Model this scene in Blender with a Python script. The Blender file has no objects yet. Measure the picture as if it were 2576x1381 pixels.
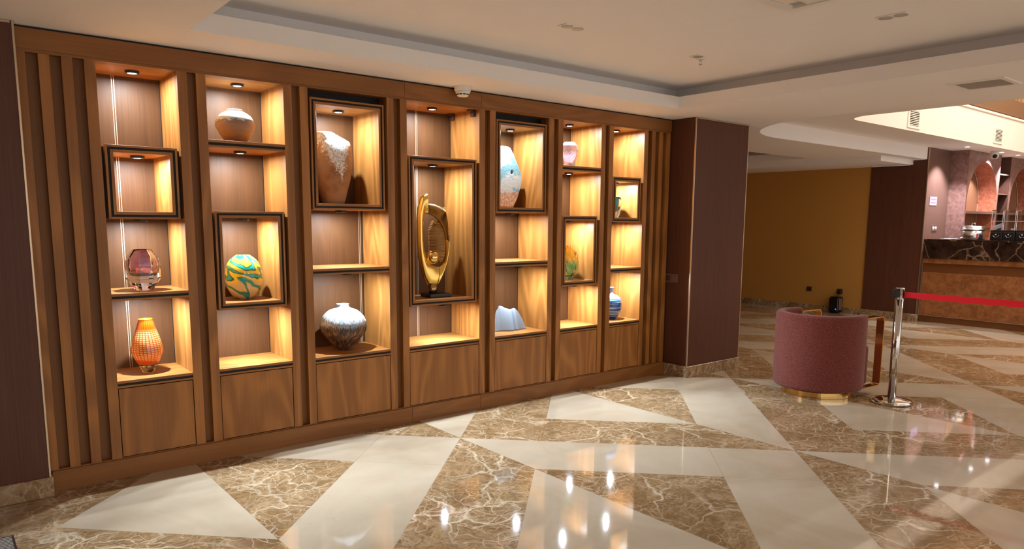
import bpy, bmesh, math, random
from mathutils import Vector, Matrix
random.seed(7)
S = bpy.context.scene
COL = S.collection
PI = math.pi

# ------------------------------------------------------------------ camera, world, exposure, large lights
cam = bpy.data.cameras.new('camera'); camo = bpy.data.objects.new('camera', cam); COL.objects.link(camo)
cam.sensor_fit = 'HORIZONTAL'; cam.sensor_width = 36.0
cam.lens = 1813.403 / 2576 * 36.0
cam.shift_x = (1288 - 1298.889) / 2576
cam.shift_y = (804.676 - 690.5) / 2576
cam.clip_start = 0.05; cam.clip_end = 200
YAW, PITCH, ROLL = 0.683604, 0.137142, -0.007673
_f = Vector((math.sin(YAW)*math.cos(PITCH), math.cos(YAW)*math.cos(PITCH), -math.sin(PITCH)))
_r = Vector((math.cos(YAW), -math.sin(YAW), 0)); _d = _f.cross(_r)
_r2 = _r*math.cos(ROLL) + _d*math.sin(ROLL); _d2 = -_r*math.sin(ROLL) + _d*math.cos(ROLL)
mw = Matrix.Identity(4)
for k in range(3):
    mw[k][0] = _r2[k]; mw[k][1] = -_d2[k]; mw[k][2] = -_f[k]
mw[0][3], mw[1][3], mw[2][3] = 0, 0, 1.55
camo.matrix_world = mw
S.camera = camo

S.view_settings.view_transform = 'Standard'
S.view_settings.look = 'None'
S.view_settings.gamma = 1.0
S.view_settings.use_curve_mapping = False
S.view_settings.exposure = 0.38
try:
    S.cycles.use_denoising = True
    S.cycles.max_bounces = 10; S.cycles.diffuse_bounces = 5; S.cycles.glossy_bounces = 5; S.cycles.transmission_bounces = 10
    S.cycles.sample_clamp_indirect = 6.0
    S.cycles.blur_glossy = 0.5
except Exception:
    pass

W = bpy.data.worlds.new('world'); S.world = W; W.use_nodes = True
W.node_tree.nodes['Background'].inputs[0].default_value = (1.0, 0.93, 0.865, 1)
W.node_tree.nodes['Background'].inputs[1].default_value = 1.0

def area_light(name, loc, size, power, color, rot=(0, 0, 0), size_y=None, spread=PI, parent=None, shape=None):
    l = bpy.data.lights.new(name, 'AREA'); l.energy = power; l.color = color; l.size = size; l.spread = spread
    if shape: l.shape = shape
    if size_y: l.shape = 'RECTANGLE'; l.size_y = size_y
    o = bpy.data.objects.new(name, l); COL.objects.link(o); o.location = loc; o.rotation_euler = rot
    if parent: o.parent = parent
    return o
def spot_light(name, loc, power, color, angle, blend=.5, rot=(0, 0, 0), rad=.03, parent=None):
    l = bpy.data.lights.new(name, 'SPOT'); l.energy = power; l.color = color; l.spot_size = angle; l.spot_blend = blend
    l.shadow_soft_size = rad
    o = bpy.data.objects.new(name, l); COL.objects.link(o); o.location = loc; o.rotation_euler = rot
    if parent: o.parent = parent
    return o
WARM = (1.0, 0.80, 0.60); COOL = (0.80, 0.92, 1.0)
area_light('lobby_void_light', (12.2, 1.2, 5.9), 5.0, 400, (1.0, .83, .68), size_y=4.5)
for lx, ly in ((0.2, -2.6), (3.4, -2.6), (0.2, -4.2), (3.4, -4.2)):          # unseen fill lights added behind the camera for ambient light
    area_light('lobby_fill', (lx, ly, 2.52), .5, 24, WARM)

# ------------------------------------------------------------------ materials
def new_mat(name):
    m = bpy.data.materials.new(name); m.use_nodes = True
    return m, m.node_tree.nodes, m.node_tree.links, m.node_tree.nodes['Principled BSDF']
def plain(name, col, rough=.5, metal=0.0, spec=.5, trans=0.0, ior=1.45, emit=None, estr=0.0, coat=0.0):
    m, n, l, b = new_mat(name)
    b.inputs['Base Color'].default_value = (*col, 1); b.inputs['Roughness'].default_value = rough
    b.inputs['Metallic'].default_value = metal; b.inputs['Specular IOR Level'].default_value = spec
    b.inputs['Transmission Weight'].default_value = trans; b.inputs['IOR'].default_value = ior
    b.inputs['Coat Weight'].default_value = coat
    if emit:
        b.inputs['Emission Color'].default_value = (*emit, 1); b.inputs['Emission Strength'].default_value = estr
    return m
class G:
    """small node-graph helper"""
    def __init__(s, m): s.t = m.node_tree; s.n = s.t.nodes; s.l = s.t.links
    def put(s, sock, v):
        if isinstance(v, bpy.types.NodeSocket): s.l.new(v, sock)
        elif isinstance(v, (tuple, list)): sock.default_value = (*v, 1) if sock.type == 'RGBA' and len(v) == 3 else v
        else: sock.default_value = v
    def coord(s, jitter=True):
        tc = s.n.new('ShaderNodeTexCoord').outputs['Object']
        if not jitter: return tc
        oi = s.n.new('ShaderNodeObjectInfo').outputs['Random']
        sc = s.vmath('SCALE', (31.0, 17.0, 23.0), scale=oi)
        return s.vmath('ADD', tc, sc)
    def vmath(s, op, a, b=None, scale=None):
        x = s.n.new('ShaderNodeVectorMath'); x.operation = op; s.put(x.inputs[0], a)
        if b is not None: s.put(x.inputs[1], b)
        if scale is not None: s.put(x.inputs['Scale'], scale)
        return x.outputs['Vector']
    def math(s, op, a, b=None, c=None):
        x = s.n.new('ShaderNodeMath'); x.operation = op; s.put(x.inputs[0], a)
        if b is not None: s.put(x.inputs[1], b)
        if c is not None: s.put(x.inputs[2], c)
        return x.outputs[0]
    def noise(s, v, scale, detail=3, rough=.5, dist=0.0):
        x = s.n.new('ShaderNodeTexNoise'); s.put(x.inputs['Vector'], v); x.inputs['Scale'].default_value = scale
        x.inputs['Detail'].default_value = detail; x.inputs['Roughness'].default_value = rough; x.inputs['Distortion'].default_value = dist
        return x.outputs['Fac']
    def noisec(s, v, scale, detail=2):
        x = s.n.new('ShaderNodeTexNoise'); s.put(x.inputs['Vector'], v); x.inputs['Scale'].default_value = scale
        x.inputs['Detail'].default_value = detail
        return x.outputs['Color']
    def voro(s, v, scale, feature='DISTANCE_TO_EDGE', out='Distance'):
        x = s.n.new('ShaderNodeTexVoronoi'); x.feature = feature; s.put(x.inputs['Vector'], v); x.inputs['Scale'].default_value = scale
        return x.outputs[out]
    def ramp(s, fac, stops, interp='LINEAR'):
        x = s.n.new('ShaderNodeValToRGB'); s.put(x.inputs[0], fac); cr = x.color_ramp; cr.interpolation = interp
        while len(cr.elements) < len(stops): cr.elements.new(.5)
        for e, (p, c) in zip(cr.elements, stops): e.position = p; e.color = (*c, 1) if len(c) == 3 else c
        return x.outputs[0]
    def mix(s, f, a, b, mode='MIX'):
        x = s.n.new('ShaderNodeMix'); x.data_type = 'RGBA'; x.blend_type = mode
        s.put(x.inputs[0], f); s.put(x.inputs[6], a); s.put(x.inputs[7], b)
        return x.outputs[2]
    def sep(s, v):
        x = s.n.new('ShaderNodeSeparateXYZ'); s.put(x.inputs[0], v); return x.outputs
    def bump(s, h, strength, dist=.01):
        x = s.n.new('ShaderNodeBump'); s.put(x.inputs['Height'], h); x.inputs['Strength'].default_value = strength
        x.inputs['Distance'].default_value = dist
        s.l.new(x.outputs[0], s.n['Principled BSDF'].inputs['Normal'])
    def base(s, c): s.put(s.n['Principled BSDF'].inputs['Base Color'], c)
    def rough(s, c): s.put(s.n['Principled BSDF'].inputs['Roughness'], c)

def wood(name, dark, light, axis='z', rough=.42, ring=1.0, fine=1.0, spec=.4):
    m = plain(name, light, rough, spec=spec); g = G(m); v = g.coord()
    k = {'x': 0, 'y': 1, 'z': 2}[axis]
    s1 = [1.0]*3; s1[k] = .16
    s2 = [1.0]*3; s2[k] = .018
    n1 = g.noise(g.vmath('MULTIPLY', v, tuple(s1)), 2.4, 2, .4, .3)
    rings = g.math('MULTIPLY_ADD', g.math('SINE', g.math('MULTIPLY', n1, 75.0)), .5, .5)
    rings = g.math('POWER', rings, 1.6)
    n2 = g.noise(g.vmath('MULTIPLY', v, tuple(s2)), 160, 3, .6)
    n3 = g.noise(g.vmath('MULTIPLY', v, tuple(s2)), 30, 2, .5)
    f = g.math('ADD', g.math('MULTIPLY', rings, .27*ring), g.math('MULTIPLY', n2, .50*fine))
    f = g.math('ADD', f, g.math('MULTIPLY', n3, .26))
    f = g.math('SUBTRACT', f, -.02 + .115*ring)
    g.base(g.mix(f, dark, light))
    g.bump(n2, .06, .002)
    return m
M = {}
OAKD, OAKL = (.195, .073, .0145), (.50, .212, .052)
M['oak_z'] = wood('oak veneer vertical', OAKD, OAKL, 'z', ring=1.3)
M['oak_x'] = wood('oak veneer horizontal', OAKD, OAKL, 'x')
M['oak_head'] = wood('oak header', (.165, .062, .0130), (.38, .155, .037), 'x', ring=.8)
M['walnut'] = wood('walnut back veneer', (.038, .0140, .0042), (.122, .050, .0175), 'z', .52, ring=.25, fine=1.3, spec=.28)
M['groove'] = wood('oak groove back', (.13, .049, .011), (.30, .122, .030), 'z', .5, ring=.2)
M['wenge'] = wood('dark pillar panel', (.042, .0145, .0095), (.150, .056, .032), 'z', .42, ring=.1, fine=1.6, spec=.3)
M['bar_side'] = wood('bar side wall veneer', (.10, .052, .04), (.22, .125, .098), 'z', .3, ring=.1, fine=1.4)
M['black'] = plain('black gap', (.004, .004, .004), .6)
M['black_gloss'] = plain('black gloss', (.006, .006, .007), .18)
M['black_plastic'] = plain('black plastic', (.012, .012, .013), .4)
M['trim_gold'] = plain('champagne edge trim', (.55, .42, .30), .3, .85)
M['strip'] = plain('pale metal strip', (.50, .37, .25), .4, .3)
M['gold'] = plain('polished brass', (.83, .55, .20), .11, 1.0)
M['gold2'] = plain('gold leaf', (.86, .58, .16), .2, 1.0)
M['bronze'] = plain('ribbed bronze', (.40, .27, .13), .27, 1.0)
M['chrome'] = plain('chrome', (.62, .61, .60), .06, 1.0)
M['steel'] = plain('brushed steel', (.62, .60, .58), .22, 1.0)
M['white'] = plain('white plastic', (.82, .80, .77), .4)
M['grille'] = plain('grey aluminium grille', (.50, .48, .46), .4, .3)
M['red'] = plain('red belt webbing', (.80, .010, .028), .55)
M['sticker'] = plain('red sticker', (.6, .03, .03), .5)
M['paper'] = plain('paper', (.78, .80, .84), .6)
M['led'] = plain('led lens', (.9, .9, .9), .3, emit=(.86, .94, 1.0), estr=22)
M['led'].cycles.emission_sampling = 'NONE'
M['bar_led'] = plain('downlight lens', (.9, .9, .9), .3, emit=(.9, .95, 1.0), estr=14)
M['bar_led'].cycles.emission_sampling = 'NONE'
M['blue_led'] = plain('blue indicator', (.1, .1, .9), .3, emit=(.05, .10, 1.0), estr=2.2)
M['screen'] = plain('pale blue card', (.34, .38, .58), .4)
M['pink'] = plain('pink print', (.66, .16, .32), .5)

def plaster(name, col, rough=.7):
    m = plain(name, col, rough, spec=.3); g = G(m); v = g.coord(False)
    n = g.noise(v, 3.0, 2)
    g.base(g.mix(n, tuple(c*.97 for c in col), col)); g.bump(g.noise(v, 220, 2), .03, .002)
    return m
M['ceiling'] = plaster('white ceiling paint', (.88, .865, .865))
M['fascia'] = plaster('cream paint', (.86, .76, .66))
M['ochre'] = plaster('ochre wall paint', (.50, .255, .058), .65)
M['mezz'] = plaster('brown mezzanine paint', (.22, .118, .06))
M['dark_red'] = plain('dark red', (.10, .012, .012), .6)
M['tan_slat'] = plain('tan slat', (.48, .28, .15), .5)

def copper(name, a, b, scale=10, rough=.4):
    m = plain(name, a, rough); g = G(m); v = g.coord(False)
    n = g.noise(v, scale, 7, .72, .25)
    g.base(g.ramp(n, [(.36, a), (.62, b)])); g.bump(n, .1, .01)
    return m
M['copper_front'] = copper('copper plaster front', (.20, .068, .022), (.36, .145, .05), 11)
M['copper_band'] = plain('brown smooth band', (.17, .062, .016), .4)
M['arch_plaster'] = copper('mottled rose plaster', (.19, .095, .082), (.33, .19, .165), 16)
M['arch_orange'] = copper('mottled terracotta plaster', (.30, .085, .042), (.50, .18, .11), 16)
M['arch_back'] = wood('arch back veneer', (.16, .07, .035), (.30, .15, .085), 'z', .4, ring=.1)
M['dark_shelf'] = wood('dark shelf veneer', (.05, .022, .015), (.11, .05, .034), 'x', .4, ring=.1)

def marble_cream():
    m = plain('cream marble', (.74, .63, .50), .045, spec=.5); g = G(m); v = g.coord(False)
    n = g.noise(v, 1.3, 5, .6, .8)
    c = g.ramp(n, [(.25, (.38, .293, .20)), (.5, (.45, .368, .272)), (.75, (.495, .42, .33))])
    vv = g.vmath('ADD', v, g.vmath('SCALE', g.noisec(v, 3.0, 4), scale=.45))
    e = g.voro(g.vmath('MULTIPLY', vv, (1.0, 2.2, 1.0)), 2.4)
    crack = g.ramp(e, [(0.0, (1, 1, 1)), (.008, (0, 0, 0))])
    msk = g.math('GREATER_THAN', g.noise(v, 2.2, 3), .58)
    c = g.mix(g.math('MULTIPLY', g.math('MULTIPLY', crack, msk), .42), c, (.40, .28, .17))
    g.base(c); return m
M['cream'] = marble_cream()
def marble_brown(name='brown veined marble', rough=.045):
    m = plain(name, (.3, .2, .12), rough); g = G(m); v = g.coord(False)
    w1 = g.vmath('ADD', v, g.vmath('SCALE', g.noisec(v, 1.6, 3), scale=.55))
    w2 = g.vmath('ADD', w1, g.vmath('SCALE', g.noisec(v, 9.0, 5), scale=.10))
    n = g.noise(w1, 2.4, 9, .72, .4); nf = g.noise(w2, 24, 6, .75)
    c = g.ramp(n, [(.28, (.165, .093, .040)), (.44, (.27, .17, .083)), (.58, (.36, .24, .13)), (.76, (.50, .37, .23))])
    c = g.mix(g.ramp(nf, [(.38, (.75, .75, .75)), (.58, (0, 0, 0))]), c, (.15, .082, .035))
    def veins(src, scale, width, sq):
        e = g.voro(g.vmath('MULTIPLY', src, sq), scale)
        return g.ramp(e, [(0.0, (1, 1, 1)), (width*.25, (.55, .55, .55)), (width, (0, 0, 0))])
    v1 = veins(w2, 1.9, .026, (1, 1.3, 1)); v2 = veins(w2, 5.5, .036, (1.5, 1, 1)); v3 = veins(w2, 15, .07, (1, 1.4, 1))
    m1 = g.ramp(g.noise(v, 1.5, 3), [(.40, (0, 0, 0)), (.62, (1, 1, 1))])
    m2 = g.ramp(g.noise(w1, 2.2, 4), [(.38, (.05, .05, .05)), (.60, (1, 1, 1))])
    m3 = g.ramp(g.noise(w1, 3.4, 4), [(.40, (0, 0, 0)), (.58, (1, 1, 1))])
    VC = (.66, .54, .39)
    c = g.mix(g.math('MULTIPLY', v3, g.math('MULTIPLY', m3, .55)), c, VC)
    c = g.mix(g.math('MULTIPLY', v2, g.math('MULTIPLY', m2, .80)), c, VC)
    c = g.mix(g.math('MULTIPLY', v1, g.math('MULTIPLY', m1, .90)), c, (.72, .61, .46))
    g.base(c); return m
M['brown'] = marble_brown()
M['base_marble'] = marble_brown('marble baseboard', .16)
def marble_dark():
    m = plain('dark emperador marble', (.03, .015, .01), .08); g = G(m); v = g.coord(False)
    w = g.vmath('ADD', v, g.vmath('SCALE', g.noisec(v, 2.0, 4), scale=.5))
    c = g.ramp(g.noise(v, 6, 6, .7), [(.35, (.012, .006, .005)), (.7, (.055, .030, .020))])
    e = g.voro(w, 1.9)
    c = g.mix(g.math('MULTIPLY', g.ramp(e, [(0, (1, 1, 1)), (.02, (0, 0, 0))]), .5), c, (.40, .27, .18))
    g.base(c); return m
M['dark_marble'] = marble_dark()
def fabric():
    m = plain('rose boucle fabric', (.25, .06, .06), .9, spec=.2); g = G(m); v = g.coord(False)
    n = g.noise(v, 150, 3, .75)
    g.base(g.ramp(n, [(.33, (.070, .013, .010)), (.68, (.26, .070, .054))])); g.bump(n, .5, .004)
    g.n['Principled BSDF'].inputs['Sheen Weight'].default_value = .15
    return m
M['fabric'] = fabric()
M['joint'] = plain('floor joint', (.32, .23, .15), .5)

# ------------------------------------------------------------------ object helpers
def tag(o, label, cat, group=None):
    o['label'] = label; o['category'] = cat
    if group: o['group'] = group
    return o
def wloc(o):
    return o.location.copy() if o.parent is None else wloc(o.parent) + o.location
def thing(name, label, cat, loc, rz=0, group=None):
    o = bpy.data.objects.new(name, None); COL.objects.link(o); o.location = loc; o.rotation_euler = (0, 0, rz)
    o.empty_display_size = .05
    return tag(o, label, cat, group)
def struct_empty(name, loc=(0, 0, 0)):
    o = bpy.data.objects.new(name, None); COL.objects.link(o); o.location = loc; o['kind'] = 'structure'
    return o
def link(name, me, mat, parent=None, loc=(0, 0, 0), local=False):
    """loc is a world position unless local (then it is in the parent's frame)"""
    o = bpy.data.objects.new(name, me); COL.objects.link(o)
    if mat is not None and not me.materials: me.materials.append(M[mat] if isinstance(mat, str) else mat)
    loc = Vector(loc)
    if parent is not None:
        o.parent = parent
        o.location = loc if local else loc - wloc(parent)
    else: o.location = loc
    return o
def mesh(verts, faces, smooth=False):
    me = bpy.data.meshes.new('m'); me.from_pydata([tuple(v) for v in verts], [], faces); me.update()
    if smooth: me.polygons.foreach_set('use_smooth', [True]*len(me.polygons))
    return me
def fix(me):
    bm = bmesh.new(); bm.from_mesh(me); bmesh.ops.recalc_face_normals(bm, faces=bm.faces); bm.to_mesh(me); bm.free(); return me
_boxes = {}
def box_mesh(dx, dy, dz, mat, bevel=0):
    key = (round(dx, 4), round(dy, 4), round(dz, 4), mat, bevel)
    if key in _boxes: return _boxes[key]
    bm = bmesh.new(); bmesh.ops.create_cube(bm, size=1.0)
    for v in bm.verts: v.co = Vector((v.co.x*dx, v.co.y*dy, v.co.z*dz))
    if bevel: bmesh.ops.bevel(bm, geom=bm.edges[:], offset=bevel, segments=1, affect='EDGES', profile=.5)
    me = bpy.data.meshes.new('box'); bm.to_mesh(me); bm.free()
    me.materials.append(M[mat]); _boxes[key] = me
    return me
def box(name, parent, x0, x1, y0, y1, z0, z1, mat, bevel=0, local=False):
    me = box_mesh(x1-x0, y1-y0, z1-z0, mat, bevel)
    return link(name, me, None, parent, ((x0+x1)/2, (y0+y1)/2, (z0+z1)/2), local)
def lathe(profile, n=48, smooth=True, rfun=None, phase=0.0):
    """profile: (r, z) from bottom to top; r = 0 ends close on the axis"""
    vs, fs, rings = [], [], []
    for r, z in profile:
        if r < 1e-6:
            rings.append([len(vs)]); vs.append((0, 0, z))
        else:
            ring = []
            for k in range(n):
                a = 2*PI*k/n + phase
                rr = r*(rfun(a, z) if rfun else 1)
                ring.append(len(vs)); vs.append((rr*math.cos(a), rr*math.sin(a), z))
            rings.append(ring)
    for a, b in zip(rings, rings[1:]):
        for k in range(n):
            k2 = (k+1) % n
            if len(a) == 1 and len(b) == 1: break
            if len(a) == 1: fs.append((a[0], b[k2], b[k]))
            elif len(b) == 1: fs.append((a[k], a[k2], b[0]))
            else: fs.append((a[k], a[k2], b[k2], b[k]))
    return mesh(vs, fs, smooth)
def facet_lathe(rows, n, inner=None):
    """diamond facetted vessel: alternate rings turned by half a step"""
    vs, fs, rings = [], [], []
    def ring(r, z, ph):
        b = len(vs)
        for k in range(n):
            a = 2*PI*(k+ph)/n; vs.append((r*math.cos(a), r*math.sin(a), z))
        return [b+k for k in range(n)]
    seq = [(r, z, .5*(i % 2)) for i, (r, z) in enumerate(rows)]
    if inner: seq += [(r, z, .5*(i % 2)) for i, (r, z) in enumerate(inner[::-1])]
    R = [ring(*q) for q in seq]
    for i in range(len(R)-1):
        a, b = R[i], R[i+1]; sh = seq[i][2] != seq[i+1][2]; lead = seq[i][2] > seq[i+1][2]
        for k in range(n):
            k2 = (k+1) % n
            if not sh: fs.append((a[k], a[k2], b[k2], b[k]))
            elif lead: fs += [(a[k], b[k2], b[k]), (a[k], a[k2], b[k2])]
            else: fs += [(a[k], a[k2], b[k]), (a[k2], b[k2], b[k])]
    fs.append(tuple(reversed(R[0]))); fs.append(tuple(R[-1]))
    return fix(mesh(vs, fs))
def smooth_profile(pts, sub=6):
    """Catmull-Rom through the points"""
    P = [pts[0]] + list(pts) + [pts[-1]]; out = []
    for i in range(1, len(P)-2):
        p0, p1, p2, p3 = P[i-1], P[i], P[i+1], P[i+2]
        for s in range(sub):
            t = s/sub
            out.append(tuple(.5*((2*p1[k]) + (-p0[k]+p2[k])*t + (2*p0[k]-5*p1[k]+4*p2[k]-p3[k])*t*t + (-p0[k]+3*p1[k]-3*p2[k]+p3[k])*t**3) for k in range(len(p1))))
    out.append(tuple(pts[-1])); return out
def tube(path, rad, n=10, closed=False, smooth=True, caps=True):
    vs, fs = [], []; path = [Vector(p) for p in path]; N = len(path)
    for i, p in enumerate(path):
        a = path[i-1] if (i > 0 or closed) else p; b = path[(i+1) % N] if (i < N-1 or closed) else p
        t = (b-a).normalized(); u = t.cross(Vector((0, 0, 1)))
        if u.length < 1e-3: u = t.cross(Vector((1, 0, 0)))
        u.normalize(); w = t.cross(u)
        r = rad[i] if isinstance(rad, (list, tuple)) else rad
        for k in range(n):
            an = 2*PI*k/n; vs.append(p + u*math.cos(an)*r + w*math.sin(an)*r)
    for i in range(N if closed else N-1):
        j = (i+1) % N
        for k in range(n): fs.append((i*n+k, i*n+(k+1) % n, j*n+(k+1) % n, j*n+k))
    if not closed and caps: fs.append(tuple(range(n))); fs.append(tuple((N-1)*n+k for k in reversed(range(n))))
    return fix(mesh(vs, fs, smooth))
def prism(poly, z0, z1):
    """poly: xy outline"""
    n = len(poly); vs = [(x, y, z0) for x, y in poly] + [(x, y, z1) for x, y in poly]
    fs = [tuple(reversed(range(n))), tuple(range(n, 2*n))] + [(k, (k+1) % n, n+(k+1) % n, n+k) for k in range(n)]
    return fix(mesh(vs, fs))
def boxes_mesh(lst):
    vs, fs = [], []
    for x0, x1, y0, y1, z0, z1 in lst:
        b = len(vs)
        vs += [(x0, y0, z0), (x1, y0, z0), (x1, y1, z0), (x0, y1, z0), (x0, y0, z1), (x1, y0, z1), (x1, y1, z1), (x0, y1, z1)]
        fs += [tuple(b+i for i in q) for q in ((3, 2, 1, 0), (4, 5, 6, 7), (0, 1, 5, 4), (1, 2, 6, 5), (2, 3, 7, 6), (3, 0, 4, 7))]
    return mesh(vs, fs)

# ------------------------------------------------------------------ the setting: floor
D = 4.71                       # front plane of the display wall
floor = struct_empty('floor')
fl = box('floor_bed', floor, -3, 17, -5, 9, -.12, -.0106, 'joint')
fl['kind'] = 'structure'
GX, GY, GU = 2.858, 4.135, .8225
def pq(p, q):                  # rotated tile lattice -> world
    i, j = (p+q)/2, (p-q)/2
    return (GX + GU*i, GY - GU*j)
def clip(poly, x0, x1, y0, y1):
    for ax, lim, sg in ((0, x0, 1), (0, x1, -1), (1, y0, 1), (1, y1, -1)):
        out = []
        for k in range(len(poly)):
            a, b = poly[k], poly[(k+1) % len(poly)]
            ia, ib = (a[ax]-lim)*sg >= 0, (b[ax]-lim)*sg >= 0
            if ia: out.append(a)
            if ia != ib:
                t = (lim-a[ax])/(b[ax]-a[ax]); out.append((a[0]+(b[0]-a[0])*t, a[1]+(b[1]-a[1])*t))
        poly = out
        if len(poly) < 3: return []
    return poly
cell = [
    ('cream', [(1, 1), (3, 1), (1, 3)]), ('brown', [(3, 1), (3, 3), (1, 3)]),
    # bands along q (p from -1 to 1) with the sectors of the star they start from
    ('cream', [(0, 0), (0, 3), (-1, 3), (-1, 1)]), ('brown', [(0, 0), (1, 0), (1, 3), (0, 3)]),
    ('brown', [(0, -1), (1, -1), (0, 0)]),
    # bands along p
    ('brown', [(1, 0), (3, 0), (3, 1), (1, 1)]), ('cream', [(0, 0), (1, -1), (3, -1), (3, 0)]),
    ('cream', [(-1, -1), (0, -1), (0, 0), (-1, 0)]), ('brown', [(-1, 0), (0, 0), (-1, 1)]),
]
# split of the square: left half (small i = p+q) cream, right half brown
ntile = 0
for a in range(-8, 9):
    for b in range(-8, 9):
        for mt, poly in cell:
            P = [pq(p+4*a, q+4*b) for p, q in poly]
            P = clip(P, -1.2, 15.5, -.6, 8.9)
            if len(P) < 3: continue
            cx = sum(p[0] for p in P)/len(P); cy = sum(p[1] for p in P)/len(P)
            if cx < 5.7 and min(p[1] for p in P) > 4.74: continue                      # under the display wall
            area = abs(sum(P[k-1][0]*P[k][1]-P[k][0]*P[k-1][1] for k in range(len(P))))/2
            if area < 1e-3: continue
            Q = []
            for x, y in P:                                           # hair-thin joint
                dx, dy = cx-x, cy-y; L = math.hypot(dx, dy); Q.append((x+dx/L*.0008, y+dy/L*.0008))
            me = prism(Q, -.0105, 0.0)
            o = link('tile', me, mt, floor, (0, 0, 0)); ntile += 1
# strips of floor the frame does not show
for k, (x0, x1, y0, y1) in enumerate(((-3, 17, -5, -.6), (-3, -1.2, -.6, 9), (15.5, 17, -.6, 9))):
    box('floor_slab', floor, x0, x1, y0, y1, -.0105, 0, 'cream')

# ------------------------------------------------------------------ ceilings
CZ = 2.545
ceil = struct_empty('ceiling')
TX0, TX1, TY0, TY1 = 1.177, 5.286, -1.2, 4.225
def arc_edge():
    pts = [(6.66, -5.0), (6.66, 3.58)]
    for k in range(1, 25):
        a = PI - k/24*PI/2
        pts.append((8.0 + 1.34*math.cos(a), 3.58 + 1.30*math.sin(a)))
    pts.append((12.25, 4.88)); return pts
AE = arc_edge()
FT = 2.648
def cprism(name, poly, z0, z1, mat='ceiling'):
    return link(name, prism(poly, z0, z1), mat, ceil)
cprism('ceiling_panel', [(-3, TY1), (6.66, TY1), (6.66, 5.3), (-3, 5.3)], CZ, FT)
cprism('ceiling_panel', [(-3, -5), (TX0, -5), (TX0, TY1), (-3, TY1)], CZ, FT)
cprism('ceiling_panel', [(TX1, -5), (6.66, -5), (6.66, TY1), (TX1, TY1)], CZ, FT)
cprism('ceiling_panel', [(TX0, -5), (TX1, -5), (TX1, TY0), (TX0, TY0)], CZ, FT)
T2X, T2Y = 10.75, 6.07
vs, fs = [], []
arcp = [p for p in AE if p[1] >= 3.58]
low = [(x, y) for x, y in arcp if x <= 12.25]
poly = [(6.66, 3.58)] + low[1:] + [(12.25, T2Y), (6.66, T2Y)]
cprism('curved_soffit', poly, CZ, FT)
cprism('ceiling_panel', [(T2X, T2Y), (12.25, T2Y), (12.25, 9), (T2X, 9)], CZ, FT)
cprism('ceiling_panel', [(5.9, 5.3), (6.66, 5.3), (6.66, 9), (5.9, 9)], CZ, FT)
# raised panels of the trays, seen above the fascia through the cove
cprism('tray_panel', [(TX0-.2, TY0-.2), (TX1+.2, TY0-.2), (TX1+.2, TY1+.2), (TX0-.2, TY1+.2)], 2.752, 2.80)
cv = boxes_mesh([(TX0-.24, TX0-.2, TY0-.24, TY1+.24, FT, 2.80), (TX1+.2, TX1+.24, TY0-.24, TY1+.24, FT, 2.80),
                 (TX0-.2, TX1+.2, TY0-.24, TY0-.2, FT, 2.80), (TX0-.2, TX1+.2, TY1+.2, TY1+.24, FT, 2.80)])
link('cove_back', cv, 'ceiling', ceil)
cprism('tray_panel', [(6.4, T2Y-.2), (T2X+.2, T2Y-.2), (T2X+.2, 9), (6.4, 9)], 2.752, 2.80)
link('cove_back', boxes_mesh([(6.4, T2X+.2, T2Y-.24, T2Y-.2, FT, 2.8), (T2X+.2, T2X+.24, T2Y-.24, 9, FT, 2.8)]), 'ceiling', ceil)
cprism('low_soffit', [(11.12, 5.085), (12.25, 5.085), (12.25, 9), (11.12, 9)], 2.47, CZ)
# upright fascia along the curved edge up to the higher soffit
SZ = 2.73
def strip_wall(path, th, z0, z1):
    """upright strip along an xy path, thickness to the left of the path (negative: right)"""
    n = len(path); off = []
    for k in range(n):
        a, b = Vector(path[max(k-1, 0)]), Vector(path[min(k+1, n-1)]); t_ = (b-a).normalized()
        off.append(Vector(path[k]) + Vector((-t_.y, t_.x))*th)
    vs = [(x, y, z) for z in (z0, z1) for x, y in path] + [(p.x, p.y, z) for z in (z0, z1) for p in off]
    fs = []
    for k in range(n-1):
        fs += [(k, k+1, n+k+1, n+k), (2*n+k, 3*n+k, 3*n+k+1, 2*n+k+1), (k, 2*n+k, 2*n+k+1, k+1), (n+k, n+k+1, 3*n+k+1, 3*n+k)]
    fs += [(0, n, 3*n, 2*n), (n-1, 3*n-1, 4*n-1, 2*n-1)]
    return fix(mesh(vs, fs))
link('curved_fascia', strip_wall(AE, .03, FT, SZ), 'ceiling', ceil)
VX0, VY1, VR = 8.17, 4.2, .32
vin = [(VX0, -5.0), (VX0, VY1-VR)] + [(VX0+VR+VR*math.cos(PI-k/10*PI/2), VY1-VR+VR*math.sin(PI-k/10*PI/2)) for k in range(1, 11)] + [(17.0, VY1)]
cprism('high_soffit', [(6.6, -5)] + vin + [(17.0, 5.0), (6.6, 5.0)], SZ, SZ+.04, 'ceiling')
# void walls above the soffit
wv = struct_empty('wall_void')
link('void_fascia', strip_wall(vin, -.012, SZ, 3.195), 'fascia', wv)
box('moulding', wv, 8.2, 17, VY1-.03, VY1+.06, 3.195, 3.238, 'fascia', .01)
box('shadow_joint', wv, 8.2, 17, VY1+.0, VY1+.06, 3.238, 3.25, 'mezz')
box('moulding', wv, 8.2, 17, VY1-.02, VY1+.06, 3.25, 3.275, 'mezz', .006)
box('mezzanine_band', wv, 8.2, 17, VY1, VY1+.06, 3.275, 3.51, 'mezz')
box('balustrade_back', wv, 8.2, 17, VY1+.06, VY1+.1, 3.51, 4.6, 'dark_red')
x = 8.3
while x < 17:
    box('slat', wv, x, x+.05, VY1+.005, VY1+.058, 3.51, 4.6, 'tan_slat'); x += .168
box('upper_wall', wv, 8.2, 17, VY1+.1, VY1+.2, 4.6, 6.2, 'fascia')
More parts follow.
